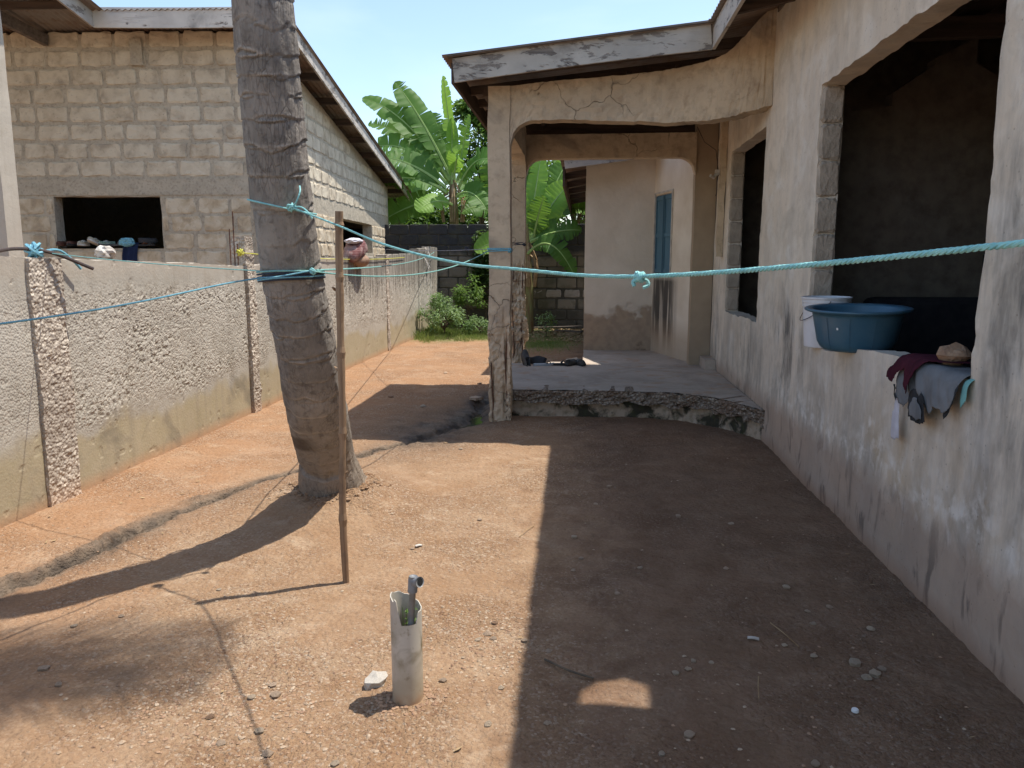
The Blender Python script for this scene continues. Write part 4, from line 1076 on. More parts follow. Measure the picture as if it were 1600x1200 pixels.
# ------------------------------------------------------------------ ropes
def twisted(mb, pts, R, turn, strands=3, per=9, n=5):
    P = [Vector(p) for p in pts]; L = [0]
    for a, c in zip(P, P[1:]): L.append(L[-1]+(c-a).length)
    N = int(L[-1]/turn*per); arr = np.array([tuple(p) for p in P]); S = np.linspace(0, L[-1], N)
    Q = np.stack([np.interp(S, L, arr[:, k]) for k in range(3)], 1)
    T = np.gradient(Q, axis=0); T /= np.linalg.norm(T, axis=1)[:, None]
    up = np.array([0, 0, 1.]); Sd = np.cross(T, up); Sd /= np.linalg.norm(Sd, axis=1)[:, None]; U = np.cross(Sd, T)
    for s in range(strands):
        a = S/turn*2*pi+s*2*pi/strands; C = Q+(Sd*np.cos(a)[:, None]+U*np.sin(a)[:, None])*R*.5
        mb.tube(C.tolist(), R*.56, n)
    return mb
def tangle(mb, c, r, rad, n, seed):
    q = random.Random(seed)
    for k in range(n):
        a, e, t = q.uniform(0, 6.28), q.uniform(-.9, .9), q.uniform(0, 3.14); u_ = Vector((cos(a), sin(a), e)).normalized(); v_ = u_.cross(Vector((sin(t), .4, cos(t)))).normalized()
        R = r*q.uniform(.55, 1); mb.tube([Vector(c)+(u_*cos(x)+v_*sin(x))*R for x in np.linspace(0, 6.28*.95, 14)], rad, 5)
    return mb
K = (-1.375, 3.60, 1.80)
main_pts = interp([K, (-1.085, 3.385, 1.705), (-.74, 2.86, 1.61), (-.40, 2.33, 1.548), (-.18, 2.0, 1.53), (.11, 1.55, 1.52), (.5, .95, 1.57), (1.0, .18, 1.67), (XW-.01, -.70, 1.80)], 200)
r0 = empty('clothesline', K, 'thick twisted teal rope crossing from palm to the right wall, knotted midway', 'rope')
twisted(MB(), main_pts, .0045, .026).build('cord', 'rope_teal', r0)
kn = MB(); tangle(kn, (.11, 1.55, 1.519), .011, .0045, 7, 3)
kn.tube(interp([(.112, 1.552, 1.515), (.125, 1.555, 1.512), (.128, 1.553, 1.503), (.118, 1.55, 1.498)], 10), .004, 6); kn.tube(interp([(.105, 1.548, 1.515), (.098, 1.552, 1.509), (.101, 1.55, 1.501)], 8), .004, 6)
kn.build('rope_knot', 'rope_teal', r0)
kn = MB(); tangle(kn, K, .022, .005, 9, 5)
kn.tube(interp([K, (-1.34, 3.57, 1.825), (-1.325, 3.58, 1.87), (-1.34, 3.62, 1.90)], 12), .004, 6); kn.tube(interp([K, (-1.32, 3.57, 1.80), (-1.28, 3.55, 1.775), (-1.26, 3.55, 1.745)], 12), .004, 6)
kn.build('trunk_knot', 'rope_teal', r0)
def trunk_ring(z, tilt=0, n=40, extra=.006, wob=0):
    i = min(range(700), key=lambda q: abs(pts[q].z-z)); c = pts[i]; R = float(np.interp(z, [.1, .6, 1, 1.5, 2, 2.7], [.205, .170, .162, .149, .139, .132]))+.012+extra
    dx = (pts[i+5]-pts[i-5]); sx, sy = dx.x/dx.z, dx.y/dx.z
    return [(c.x+R*cos(a), c.y+R*sin(a)*1.04, z+tilt*cos(a)+wob*sin(3*a)) for a in np.linspace(0, 2*pi, n, endpoint=False)]
MB().tube(trunk_ring(1.815, -.035), .0045, 6, True).build('trunk_loop', 'rope_teal', r0)
r1 = empty('clothesline', (-1.36, 3.70, 1.49), 'blue rope wound about the palm trunk, running low to the left edge', 'rope')
twisted(MB(), interp([(-1.335, 3.74, 1.505), (-1.48, 3.64, 1.475), (-1.62, 3.50, 1.455), (-2.11, 2.60, 1.325), (-3.34, .86, 1.20)], 120), .0042, .022, 3, 8, 5).build('cord', 'rope_blue', r1)
for k, (z, tl, mt) in enumerate(((1.50, .004, 'rope_green'), (1.489, .006, 'rope_dark'), (1.478, .010, 'rope_dark'), (1.466, .012, 'rope_blue'), (1.457, .010, 'rope_dark'), (1.472, .016, 'rope_dark'))):
    MB().tube(trunk_ring(z, tl, 40, .004, .002), .0045, 6, True).build('rope_coil', mt, r1)
tangle(MB(), (-1.335, 3.735, 1.50), .016, .004, 6, 8).build('rope_knot', 'rope_teal', r1)
def line_rope(a, b, sag, rad, mat, label, knots=()):
    r = empty('clothesline', a, label, 'rope'); a = Vector(a); b = Vector(b)
    MB().tube([a.lerp(b, t)-Vector((0, 0, sag*4*t*(1-t))) for t in np.linspace(0, 1, 40)], rad, 6).build('cord', mat, r)
    for (c, R, n, mt) in knots: tangle(MB(), c, R, rad*1.1, n, 4).build('rope_knot', mt, r)
    return r
line_rope((XF+.03, 4.62, 1.600), (-1.66, 3.86, 1.50), .01, .003, 'rope_green', 'thin green line from the blue rag on fence to palm')
line_rope((XF+.02, 7.45, 1.63), (XF+.02, 14.4, 1.62), .05, .0055, 'rope_yellow', 'yellow line stretched along the top of concrete fence', [((XF+.0, 7.42, 1.635), .04, 8, 'rope_yellow')])
line_rope((-1.34, 3.76, 1.50), (-.89, 7.40, 1.66), .11, .0045, 'rope_green', 'sagging teal line between palm trunk and the porch column')
line_rope((-1.34, 3.80, 1.505), (XF+.05, 17.2, 1.75), .08, .005, 'rope_green', 'thin pale green line from palm toward far end of fence')
line_rope((XF+.0, 13.15, 1.75), (-.89, 7.45, 1.665), .02, .0035, 'rope_grey', 'thin grey line from far fence post to porch column', [((-1.25, 8.3, 1.68), .03, 5, 'rope_dark')])
def square_coil(x0, x1, y0, y1, z, n, mat, label, seed=3):
    r = random.Random(seed); b = MB()
    for k in range(n):
        zz = z+k*.011-.01; e = .007; tl = r.uniform(-.012, .02)
        b.tube([(x0-e, y0-e, zz+tl), ((x0+x1)/2, y0-e-.004, zz), (x1+e, y0-e, zz-tl), (x1+e, y1+e, zz), (x0-e, y1+e, zz)], .005, 6, True)
    tangle(b, (x1, y0-.012, z-.01), .022, .0045, 5, seed); o = b.build('rope_binding', mat); return tag(o, label, 'rope')
square_coil(-.905, -.70, 7.36, 7.56, 1.655, 3, 'rope_blue', 'blue rope bound round the front porch column')
square_coil(-.895, -.73, 9.56, 9.74, 1.76, 3, "rope_dark", "dark purple cord bound round the rear porch column", 8)

# ------------------------------------------------------------------ standing pipe
px_, py_ = -.605, 2.50; pz = gz(px_, py_)
pipe = empty('standing_pipe', (px_, py_, pz), 'broken off white plastic pipe standing upright in the sunlit dirt', 'pipe')
n = 72; R = .055
def rimz(a):       # angle measured from +x; camera side is -y
    d = (a-(-pi/2+.35)+pi) % (2*pi)-pi
    z = .365+.026*cos(a-pi)
    z -= .085*exp(-(d/.62)**4)
    if -1.0 < d < -.78: z += .012
    return z+.002*sin(a*9)
V = []; F = []
for ring, (rr_, zz_) in enumerate(((R, -.1), (R, 0), (R*.995, .15), (R, .3), (R, None), (R-.0035, None), (R-.0035, .2), (R-.0035, .02))):
    for k in range(n):
        a = 2*pi*k/n; V.append((px_+rr_*cos(a), py_+rr_*sin(a), pz+(rimz(a) if zz_ is None else zz_)))
for r in range(7):
    for k in range(n): F.append((r*n+k, r*n+(k+1) % n, (r+1)*n+(k+1) % n, (r+1)*n+k))
mesh_obj('pipe_wall', V, F, 'pvc', pipe)
MB().lathe([(0, .06), (.05, .062), (.05, .03)], 24, (px_, py_, pz)).build('soil_inside', 'earth', pipe)
rz_ = empty('riser_pipe', (px_+.01, py_-.01, pz+.06), 'thin grey riser pipe with an elbow fitting, leaning inside the broken pipe', 'pipe')
a = Vector((px_+.006, py_-.022, pz+.07)); c = Vector((px_+.032, py_-.02, pz+.452))
MB().tube([a, c], .0115, 18).build('riser', 'pvc_grey', rz_, smooth_=True)
d = (c-a).normalized()
MB().tube([c-d*.045, c-d*.042, c-d*.04, c+d*.008, c+d*.016], [.013, .0165, .017, .017, .015], 18).build('coupling', 'pvc_grey', rz_, smooth_=True)
e = Vector((.80, -.55, .22)).normalized(); o0 = c-d*.004
eb = MB(); eb.tube([o0-e*.010, o0, o0+e*.022, o0+e*.026, o0+e*.036], [.008, .0155, .0165, .0185, .0185], 20)
tip = o0+e*.0365; eb.tube([tip, tip-e*.002, tip-e*.025], [.0145, .0135, .013], 20)
eb.build('elbow', 'pvc_grey', rz_, smooth_=True)
MB().tube([o0+e*.0366, o0+e*.0368], [.0132, .0131], 20).build('bore', 'black_void', rz_)
def leaf_quad(b, p, d, n_, L_, W_, fold=.25):
    d = Vector(d).normalized(); s = d.cross(Vector(n_)).normalized(); u_ = s.cross(d); p = Vector(p); m_ = p+d*L_*.45-u_*fold*0
    b.add([p, m_+s*W_/2+u_*W_*fold, m_, m_-s*W_/2+u_*W_*fold, p+d*L_*.8-u_*L_*.06+s*W_*.2, p+d*L_-u_*L_*.12], [(0, 1, 2), (0, 2, 3), (2, 1, 4), (2, 4, 5), (2, 5, 3)])
sp = empty('weed_sprig', (px_-.02, py_-.01, pz+.06), 'little green weed sprouting inside the broken white pipe', 'plant')
b = MB(); b2 = MB(); q = random.Random(3)
for k in range(6):
    a_ = q.uniform(0, 6.28); x0, y0 = px_+q.uniform(-.03, .03), py_+q.uniform(-.03, .02); h_ = q.uniform(.24, .31)
    b2.tube([(x0, y0, pz+.06), (x0+.005*cos(a_), y0+.005*sin(a_), pz+.06+h_)], .0012, 4)
    for m_ in range(5):
        a2 = q.uniform(0, 6.28); leaf_quad(b, (x0, y0, pz+.04+h_*(.7+.3*m_/4)), (cos(a2), sin(a2), .5), (0, 0, 1), .028, .010)
b2.build('stem', 'weed_leaf', sp); o = b.build('leaves', 'weed_leaf', sp); o['kind'] = 'stuff'

# ------------------------------------------------------------------ pail and basin on the sill
bz = sill(5.31)+.0+.012; bx, by = 1.615, 5.31
pail = empty('pail', (bx, by, bz), 'white plastic pail on the broken window sill behind the blue basin', 'bucket')
MB().lathe([(0, 0), (.122, 0), (.126, .006), (.146, .27), (.150, .272), (.150, .295), (.154, .297), (.154, .318), (.160, .322), (.160, .333), (.154, .335), (.149, .325), (.120, .01), (0, .008)], 48, (bx, by, bz)).build('body', 'white_plastic', pail, smooth_=False)
MB().tube(interp([(bx-.02, by+.158, bz+.31), (bx-.08, by+.15, bz+.26), (bx-.13, by+.10, bz+.20), (bx-.155, by+.02, bz+.175), (bx-.13, by-.08, bz+.2), (bx-.05, by-.15, bz+.27), (bx-.02, by-.158, bz+.31)], 40), .0025, 6).build('wire_handle', 'iron_dark', pail)
cx_, cy_ = 1.63, 4.75; cz_ = sill(4.75)+.012
basin = empty('basin', (cx_, cy_, cz_), 'large round dark blue plastic basin sitting on the broken window sill', 'basin')
o = MB().lathe([(0, .004), (.175, .004), (.178, 0), (.195, 0), (.215, .018), (.232, .05), (.262, .20), (.268, .222), (.30, .228), (.312, .234), (.314, .242), (.306, .247), (.27, .242), (.255, .23), (.225, .06), (.195, .018), (0, .012)], 72).build('body', 'blue_plastic', basin, world=False, smooth_=True)
o.rotation_euler = (.035, -.02, 0); o.scale = (.95, .95, 1.0)
for k in range(3):
    a_ = -2.6+k*.55; bb_ = MB(); bb_.tube([(.2145*cos(a_), .2145*sin(a_), .012), (.2345*cos(a_), .2345*sin(a_), .055), (.266*cos(a_), .266*sin(a_), .20)], .0016, 5); r_ = bb_.build('seam', 'blue_plastic', o, world=False)
a_ = -2.35; bb_ = MB(); p = Vector((cos(a_), sin(a_), 0)); t = Vector((-sin(a_), cos(a_), 0)); r = .2575
bb_.add([p*r+t*.012*i+Vector((0, 0, .135+.014*j))+p*.004*j for j in (0, 1) for i in (0, 1)], [(0, 1, 3, 2)]); bb_.build('sticker', 'sticker', o, world=False)

# ------------------------------------------------------------------ clothes on the sill
def inpoly(x, y, P):
    c = False
    for (x1, y1), (x2, y2) in zip(P, P[1:]+P[:1]):
        if (y1 > y) != (y2 > y) and x < (x2-x1)*(y-y1)/(y2-y1)+x1: c = not c
    return c
def draped(name, poly, mat, label, cat, lift=.012, fold=.012, ff=30, seed=0, parent=None, cell=.010, slant=0, world=True):
    ys = [p[0] for p in poly]; ss = [p[1] for p in poly]; d = {}; V = []; F = []
    y0, s0 = min(ys), min(ss); ny_, ns = int((max(ys)-y0)/cell)+1, int((max(ss)-s0)/cell)+1
    def vid(i, j):
        if (i, j) in d: return d[(i, j)]
        y = y0+i*cell; s = s0+j*cell; w = fb(y*ff+slant*s*ff, s*6, seed, 3)
        y += cell*.6*fb(y*40, s*40, seed+9, 1); s2 = s+cell*.6*fb(s*40, y*40, seed+19, 1)
        zs = sill(y)+.006; rr_ = .03
        f = fold*(w+1)*(.35+min(1, max(0, s)/.1))
        if s2 > rr_: p = (XW-.020-lift-f, y, zs-s2+rr_*.3)
        elif s2 > -rr_:
            a = (s2+rr_)/(2*rr_)*pi/2; p = (XW+rr_-.020-sin(a)*(rr_+lift)-f*sin(a), y, zs-rr_+cos(a)*(rr_+lift)+f*cos(a)+.0)
        else: p = (XW+.01-s2-rr_, y, zs+lift+f*.8)
        d[(i, j)] = len(V); V.append(p); return d[(i, j)]
    for i in range(ny_):
        for j in range(ns):
            if inpoly(y0+(i+.5)*cell, s0+(j+.5)*cell, poly): F.append((vid(i, j), vid(i+1, j), vid(i+1, j+1), vid(i, j+1)))
    V = [(x_, 3.60+(y_-3.60)*.84, z_) for x_, y_, z_ in V]
    o = mesh_obj(name, V, F, mat, parent, True, True)
    m = o.modifiers.new('solid', 'SOLIDIFY'); m.thickness = .0025; m.offset = 1
    sm = o.modifiers.new('smooth', 'SMOOTH'); sm.iterations = 5; sm.factor = .6
    if label: tag(o, label, cat)
    return o
shirt = empty('t_shirt', (1.55, 3.5, 1.0), 'grey t-shirt with dark collar and dark hems hanging over the window sill', 'shirt')
draped('shirt_cloth', [(3.84, -.14), (3.86, .06), (3.895, .13), (3.88, .18), (3.84, .21), (3.76, .215), (3.70, .195), (3.68, .15), (3.60, .115), (3.52, .15), (3.46, .20), (3.42, .20), (3.39, .165), (3.34, .155), (3.26, .17), (3.20, .125), (3.165, .03), (3.155, -.14)], 'grey_cloth', None, None, .012, .016, 24, 3, shirt, slant=.6)
draped('collar', [(3.70, .195), (3.695, .24), (3.62, .262), (3.52, .262), (3.43, .235), (3.435, .19), (3.50, .135), (3.55, .105), (3.61, .105), (3.66, .14)], 'charcoal_cloth', None, None, .019, .014, 24, 3, shirt, .006)
draped('neck_lining', [(3.645, .20), (3.62, .235), (3.55, .245), (3.49, .232), (3.50, .19), (3.55, .15), (3.60, .145)], 'grey_cloth', None, None, .026, .014, 24, 3, shirt, .006)
draped('sleeve_hem', [(3.905, .12), (3.895, .185), (3.86, .205), (3.85, .185), (3.875, .165), (3.885, .12)], 'charcoal_cloth', None, None, .017, .012, 24, 3, shirt, .007)
draped('sleeve_hem', [(3.27, .20), (3.195, .12), (3.16, .06), (3.17, .03), (3.215, .10), (3.28, .165)], 'charcoal_cloth', None, None, .017, .012, 24, 3, shirt, .007)
draped('maroon_cloth', [(3.97, .07), (3.95, .10), (3.86, .115), (3.83, .06), (3.74, .035), (3.73, .11), (3.68, .145), (3.64, .135), (3.615, .06), (3.60, 0), (3.44, -.03), (3.42, -.14), (3.78, -.14), (3.84, -.03), (3.92, .02)], 'maroon_cloth', 'crumpled maroon cloth lying over the grey t-shirt under a stone', 'cloth', .032, .018, 22, 7)
draped('white_rag', [(3.885, .06), (3.90, .20), (3.94, .37), (3.92, .405), (3.83, .39), (3.84, .28), (3.855, .18), (3.86, .06)], 'white_cloth', 'narrow white rag hanging beneath the grey t-shirt', 'cloth', .006, .010, 60, 9)
o = MB().rock((XW+.07, 3.54, sill(3.5)+.070), .055, (1.0, 1.15, 1.05), 12, 2).build('brown_stone', 'brown_stone'); tag(o, 'brown wedge of stone weighing down the clothes on the sill', 'stone')
o = draped('plastic_scrap', [(3.16, -.04), (3.115, -.03), (3.12, .10), (3.15, .13), (3.175, .10), (3.18, .02)], 'aqua_plastic', 'small aqua plastic scrap beside the grey t-shirt on the sill', 'plastic scrap', .004, .006, 40, 2)
# inside: dark sofa
sofa = empty('dark_sofa', (2.75, 5.75, .2), 'dark sofa barely visible in the unlit room behind the basin', 'sofa')
def soft(name, x0, x1, y0, y1, z0, z1, parent):
    b = MB(); b.box(x0, x1, y0, y1, z0, z1, .01); o = b.build(name, 'dark_sofa', parent); m = o.modifiers.new('b', 'BEVEL'); m.width = .06; m.segments = 3; return o
soft('seat', 2.15, 3.4, 5.3, 6.0, .2, .66, sofa); soft('backrest', 2.15, 3.4, 6.005, 6.25, .2, 1.28, sofa); soft('armrest', 1.95, 2.14, 5.3, 6.24, .2, .85, sofa); soft('armrest', 3.41, 3.6, 5.3, 6.24, .2, .85, sofa)

# ------------------------------------------------------------------ footwear
def outline(t, L_, W_):    # half width along length t 0 heel ..1 toe
    return W_/2*(.72+.28*sin(pi*min(1, max(0, (t-.25)/.75))*1.0)) * (sqrt(max(0, 1-((.12-t)/.12)**2)) if t < .12 else 1) * (sqrt(max(0, 1-((t-.78)/.22)**2)) if t > .78 else 1)
def shoe(loc, rz, kind, mats, label, L_=.26, tilt=(0, 0), group=None):
    r = empty(kind, loc, label, 'shoe' if kind != 'sandal' else 'sandal', group, rz); r.rotation_euler = (tilt[0], tilt[1], rz)
    n = 14; W_ = .095
    b = MB(); V = []; ts = [i/n for i in range(n+1)]
    ts[0] = .004; ts[-1] = .996
    hs = .022 if kind != 'boot' else .03
    for t in ts:
        w = outline(t, L_, W_); x = (t-.5)*L_; z0 = .012*max(0, (t-.75)/.25)**2
        V += [(x, -w, z0), (x, w, z0), (x, w*1.02, z0+hs), (x, -w*1.02, z0+hs)]
    F = [(0, 1, 2, 3), tuple(4*n+q for q in (3, 2, 1, 0))]
    for i in range(n):
        for k in range(4): F.append((4*i+k, 4*i+4+k, 4*i+4+(k+1) % 4, 4*i+(k+1) % 4))
    b.add(V, F); b.build('sole', mats[1], r, world=False)
    if kind == 'sandal':
        for (xa, xb, ya, yb) in ((.03, .09, .04, 0), (.03, .09, -.04, 0)):
            p = interp([((xa*L_/.26), ya, hs), ((xa+xb)/2*L_/.26, ya*.6, hs+.028), (xb*L_/.26, yb, hs)], 10); s = MB()
            s.tube(p, .006, 6); s.build('strap', mats[0], r, world=False)
        return r
    U = []; m = 9
    top = .055 if kind != 'boot' else .10
    for t in ts:
        w = outline(t, L_, W_)*.98; x = (t-.5)*L_
        h = top if t < .38 else top-(top-.042)*min(1, (t-.38)/.3)
        if t > .85: h = .042*sqrt(max(.05, 1-((t-.85)/.15)**2))+.004
        op = kind != 'slipper' and t < .48 or kind == 'slipper' and t < .35
        for k in range(m):
            a = pi*k/(m-1); y = -cos(a)*w; z = hs-.002+sin(a)**.6*h
            if op and .25 < a/pi < .75: z = hs+.008; y *= .75
            if kind == 'slipper' and t < .42: z = min(z, hs+.004)
            U.append((x, y, z))
    F = [(i*m+k, (i+1)*m+k, (i+1)*m+k+1, i*m+k+1) for i in range(n) for k in range(m-1)]+[tuple(range(m)), tuple(n*m+k for k in range(m-1, -1, -1))]
    mesh_obj('upper', U, F, mats[0], r, False, False)
    if kind in ('sneaker', 'boot'):
        s = MB()
        for k in range(4):
            x = .0+k*.018; s.tube([(x, -.028, hs+.046-k*.004), (x+.006, 0, hs+.056-k*.006), (x, .028, hs+.046-k*.004)], .003, 5)
        o = s.build('laces', 'sole_white' if kind == 'sneaker' else 'black_rubber', r, world=False); o['kind'] = 'stuff'
    return r
def bl(x, y, z):
    x += .38; v = rootmat(bld) @ Vector((x, y, z)); return (v.x, v.y, v.z)
SZ = 1.755
shoe(bl(-3.38, .02, SZ), -1.5, 'shoe', ('brown_leather', 'brown_leather'), 'brown leather shoe at left end of the window ledge')
shoe(bl(-3.24, .0, SZ), -1.3, 'shoe', ('brown_leather', 'black_rubber'), 'second brown shoe, right beside the first on the ledge')
shoe(bl(-3.06, -.03, SZ), -1.45, 'sneaker', ('canvas_shoe', 'sole_white'), 'beige canvas sneaker with white sole, nearer the brown shoes')
shoe(bl(-2.92, -.0, SZ+.03), -1.75, 'sneaker', ('canvas_shoe', 'sole_white'), 'beige canvas sneaker leaning beside the green shoe', tilt=(0, -.35))
shoe(bl(-2.76, .01, SZ), -1.9, 'sneaker', ('green_shoe', 'grey_rubber'), 'green and white shoe on the ledge of black window')
shoe(bl(-2.58, .04, SZ), .05, 'slipper', ('grey_rubber', 'grey_rubber'), 'dark grey slipper lying flat mid ledge', .28)
shoe(bl(-2.28, .03, SZ), .1, 'sandal', ('orange_leather', 'black_rubber'), 'sandal with orange brown strap right of blue cloth', .24)
shoe(bl(-2.13, .0, SZ), -1.2, 'sandal', ('black_rubber', 'black_rubber'), 'black sandal at the right end of the ledge', .26)
shoe(bl(-2.20, .05, SZ+.045), .4, 'shoe', ('black_rubber', 'black_rubber'), 'black shoe heaped on the sandals at ledge end', .25)
def crumple(name, c, r, sc, mat, label, cat, seed, sub=3, amp=.35):
    v, f = ICO[sub]; V = []
    for p in v:
        k = 1+amp*fb(p.x*2.3+seed, p.y*2.3+p.z*1.7, seed, 3)+amp*.6*fb(p.z*5+seed, p.x*5-p.y*3, seed+2, 2)
        V.append((c[0]+p.x*r*sc[0]*k, c[1]+p.y*r*sc[1]*k, c[2]+p.z*r*sc[2]*k))
    o = mesh_obj(name, V, f, mat, None, True, False); return tag(o, label, cat)
q = bl(-2.46, -.04, SZ+.05); crumple('blue_white_cloth', q, .085, (1.2, .7, .7), 'rope_blue', 'balled light blue cloth between slipper and sandal on ledge', 'cloth', 3)
b = MB(); nn = 12; V = []
for i in range(nn+1):
    for j in range(7):
        s = j/6*.34; x = -2.52+i/nn*.20+.012*sin(j); y = -.035-.012*sin(i*1.3+j*.3) if s > .07 else .02; V.append(bl(x, y, SZ+.05-max(0, s-.05)))
F = [(i*7+j, (i+1)*7+j, (i+1)*7+j+1, i*7+j+1) for i in range(nn) for j in range(6)]
tag(mesh_obj('navy_cloth', V, F, 'navy_cloth', None, True, True), 'navy blue cloth hanging down from the window ledge', 'cloth')
# porch shoes
FZ = .285
shoe((-.70, 9.42, FZ+.04), 1.9, 'boot', ('grey_rubber', 'black_rubber'), 'grey boot standing against the rear porch column', .30, (0, -.9))
shoe((-.60, 9.50, FZ), 2.6, 'boot', ('black_rubber', 'black_rubber'), 'black boot lying on its side next to grey boot', .30, (.5, -.15))
shoe((-.47, 9.36, FZ), .2, 'sandal', ('black_rubber', 'light_sole'), 'pale soled flip flop, left one on porch floor', .26)
shoe((-.29, 9.40, FZ), .1, 'sandal', ('black_rubber', 'black_rubber'), 'black flip flop between pale flip flop and shoes', .25)
shoe((-.15, 9.44, FZ), 1.1, 'shoe', ('grey_rubber', 'black_rubber'), 'dark shoe, left of the pair at porch floor edge', .25, (.3, 0))
shoe((-.01, 9.46, FZ), 1.9, 'shoe', ('grey_rubber', 'black_rubber'), 'dark shoe, right of the pair at porch floor edge', .25, (-.4, 0))

# ------------------------------------------------------------------ things on the fence
crumple('white_rag', (XF-.06, 5.33, ftop(5.33)+.055), .075, (.8, 1.15, .75), 'dusty_white', 'crumpled dusty white rag on top of the concrete fence', 'cloth', 8)
rg = tangle(MB(), (XF-.02, 4.55, 1.615), .055, .010, 9, 4); rg.tube(interp([(XF-.02, 4.58, 1.60), (XF+.03, 4.70, 1.62), (XF+.045, 4.82, 1.55), (XF+.05, 4.88, 1.50)], 20), .009, 6)
tag(rg.build('blue_rag', 'rope_blue'), 'bundle of frayed light blue cord on the fence top', 'cord')
tag(MB().tube(interp([(XF-.14, 4.33, 1.60), (XF-.05, 4.45, 1.625), (XF+.05, 4.62, 1.60), (XF+.17, 4.83, 1.50)], 20), .011, 8).build('iron_rod', 'iron_dark'), 'bent dark iron rod poking over the fence near blue cord', 'rod')
o = MB().rock((XF-.06, 9.45, ftop(9.45)+.03), .085, (.8, 1.3, .4), 3, 3).build('loose_stone', 'pale_stone'); tag(o, 'flat pale stone lying on the fence right of the palm', 'stone')
sk = empty('woven_sack', (XF, 11.3, 1.6), 'red and white woven sack slung over the fence', 'sack')
V = []; v, f = ICO[3]
for p in v:
    k = 1+.16*fb(p.x*3, p.z*3+p.y, 5, 3)+.05*sin(p.y*13+p.z*6); tp_ = 1-.35*max(0, -p.z)**1.5
    p = Vector([math.copysign(abs(c_)**.72, c_) for c_ in p])
    V.append((XF+.02+p.x*.14*k*tp_, 11.25+p.y*(.30-.10*p.z)*k*tp_, 1.70+p.z*.14*k+.07*p.y))
mesh_obj('sack_body', V, f, 'sack', sk, True, True)
V = []
for p in v: k = 1+.1*fb(p.x*3, p.z*3, 9, 2); V.append((XF+.06+p.x*.12*k, 11.38+p.y*.24*k, 1.56+p.z*.10*k))
mesh_obj('sack_bottom', V, f, 'sack_foot', sk, True, True)
V = []
for p in v: k = 1+.3*fb(p.x*3+4, p.z*3, 9, 3); V.append((XF+.02+p.x*.12*k, 11.18+p.y*.20*k, 1.84+p.z*.05*k))
mesh_obj('sack_top', V, f, 'white_cloth', sk, True, False)
# cloth strip on far end of fence
b = MB()
for k in range(4): y = 16.2+k*.16; b.add([(XF+.03+.01*sin(j+k), y+.07*i+.02*sin(j*1.3), ftop(y)+.03-j*.09-(.0 if j else .0)) for j in range(6) for i in range(2)], [(2*j, 2*j+1, 2*j+3, 2*j+2) for j in range(5)])
rb = empty('hanging_rags', (XF, 16.4, 1.8), 'thin pale rags hanging on the far end of fence', 'rags')
for k in range(3):
    y = 16.25+k*.22; L_ = .45+.3*(k % 2); bb_ = MB(); bb_.add([(XF+.035+.015*sin(j*1.4+k), y+.09*i*(1-.06*j)+.02*sin(j*1.3+k), ftop(y)+.03-j*L_/8) for j in range(9) for i in range(2)], [(2*j, 2*j+1, 2*j+3, 2*j+2) for j in range(8)])
    bb_.build('rag', 'dusty_white', rb)

# ------------------------------------------------------------------ stones, gravel, twigs
protos = {}
def stone(x, y, r, kind, label, sc=(1, 1, .6), seed=0, group='loose stones scattered on the dirt'):
    key = (kind, seed % 5)
    if key not in protos:
        o = MB().rock((0, 0, 0), 1, sc, seed % 5+3, 2).build('loose_stone', kind, world=False); protos[key] = o
    else: o = protos[key].copy(); col.objects.link(o)
    o.scale = (r, r*random.uniform(.7, 1.2), r); o.rotation_euler = (0, 0, seed*1.7); o.location = (x, y, gz(x, y)+r*.22)
    for kk in ('label', 'group'):
        if kk in o: del o[kk]
    tag(o, label, 'stone', group); return o
shade_st = [(-.03, 4.16), (.01, 3.88), (-.03, 3.73), (.31, 3.77), (.75, 3.82), (.18, 3.45), (.99, 3.59), (1.02, 3.34), (1.01, 3.22), (.93, 2.93), (1.07, 2.88), (1.12, 2.81), (1.08, 2.78), (1.16, 2.85), (.42, 2.78), (.37, 2.75), (.45, 2.85), (-.12, 2.89), (.52, 2.85), (1.24, 3.19), (.37, 2.37), (.27, 2.26), (1.13, 3.39), (.74, 2.25), (.84, 3.02), (.6, 4.6), (.2, 5.2), (.9, 4.5), (.1, 4.8), (-.1, 2.4)]
szs = [.016, .013, .012, .012, .015, .012, .018, .013, .012, .014, .024, .022, .020, .016, .013, .012, .012, .012, .011, .018, .016, .013, .014, .014, .012, .018, .02, .015, .015, .012]
for i, ((x, y), r) in enumerate(zip(shade_st, szs)):
    if i == 10: lb = 'pale flat stone left of the little stone heap by house wall'
    elif i in (11, 12, 13): lb = 'pale flat stone in the little heap by house wall'
    elif i == 9: lb = 'round pale pebble left of the little stone heap'
    else:
        lb = ('palest' if i % 3 == 0 else 'dull brown')+' small stone in the shade '+('below the porch step' if y > 4.3 else 'at the shadow edge, upper part' if x < .1 and y > 3.3 else 'near the shadow edge, low in the yard' if x < .1 else 'by the sunlit spot' if y < 2.9 and x < .8 else 'close to the house wall' if x > .85 else 'in the middle of the yard')
    stone(x, y, r, 'pale_stone' if i in (9, 10, 11, 12, 16, 19) or i % 3 == 0 else 'stone', lb, (1, 1, .55), i)
stone(-.745, 2.585, .045, 'sheer', 'large pale stone beside the foot of the white pipe', (1.2, 1, .75), 41)
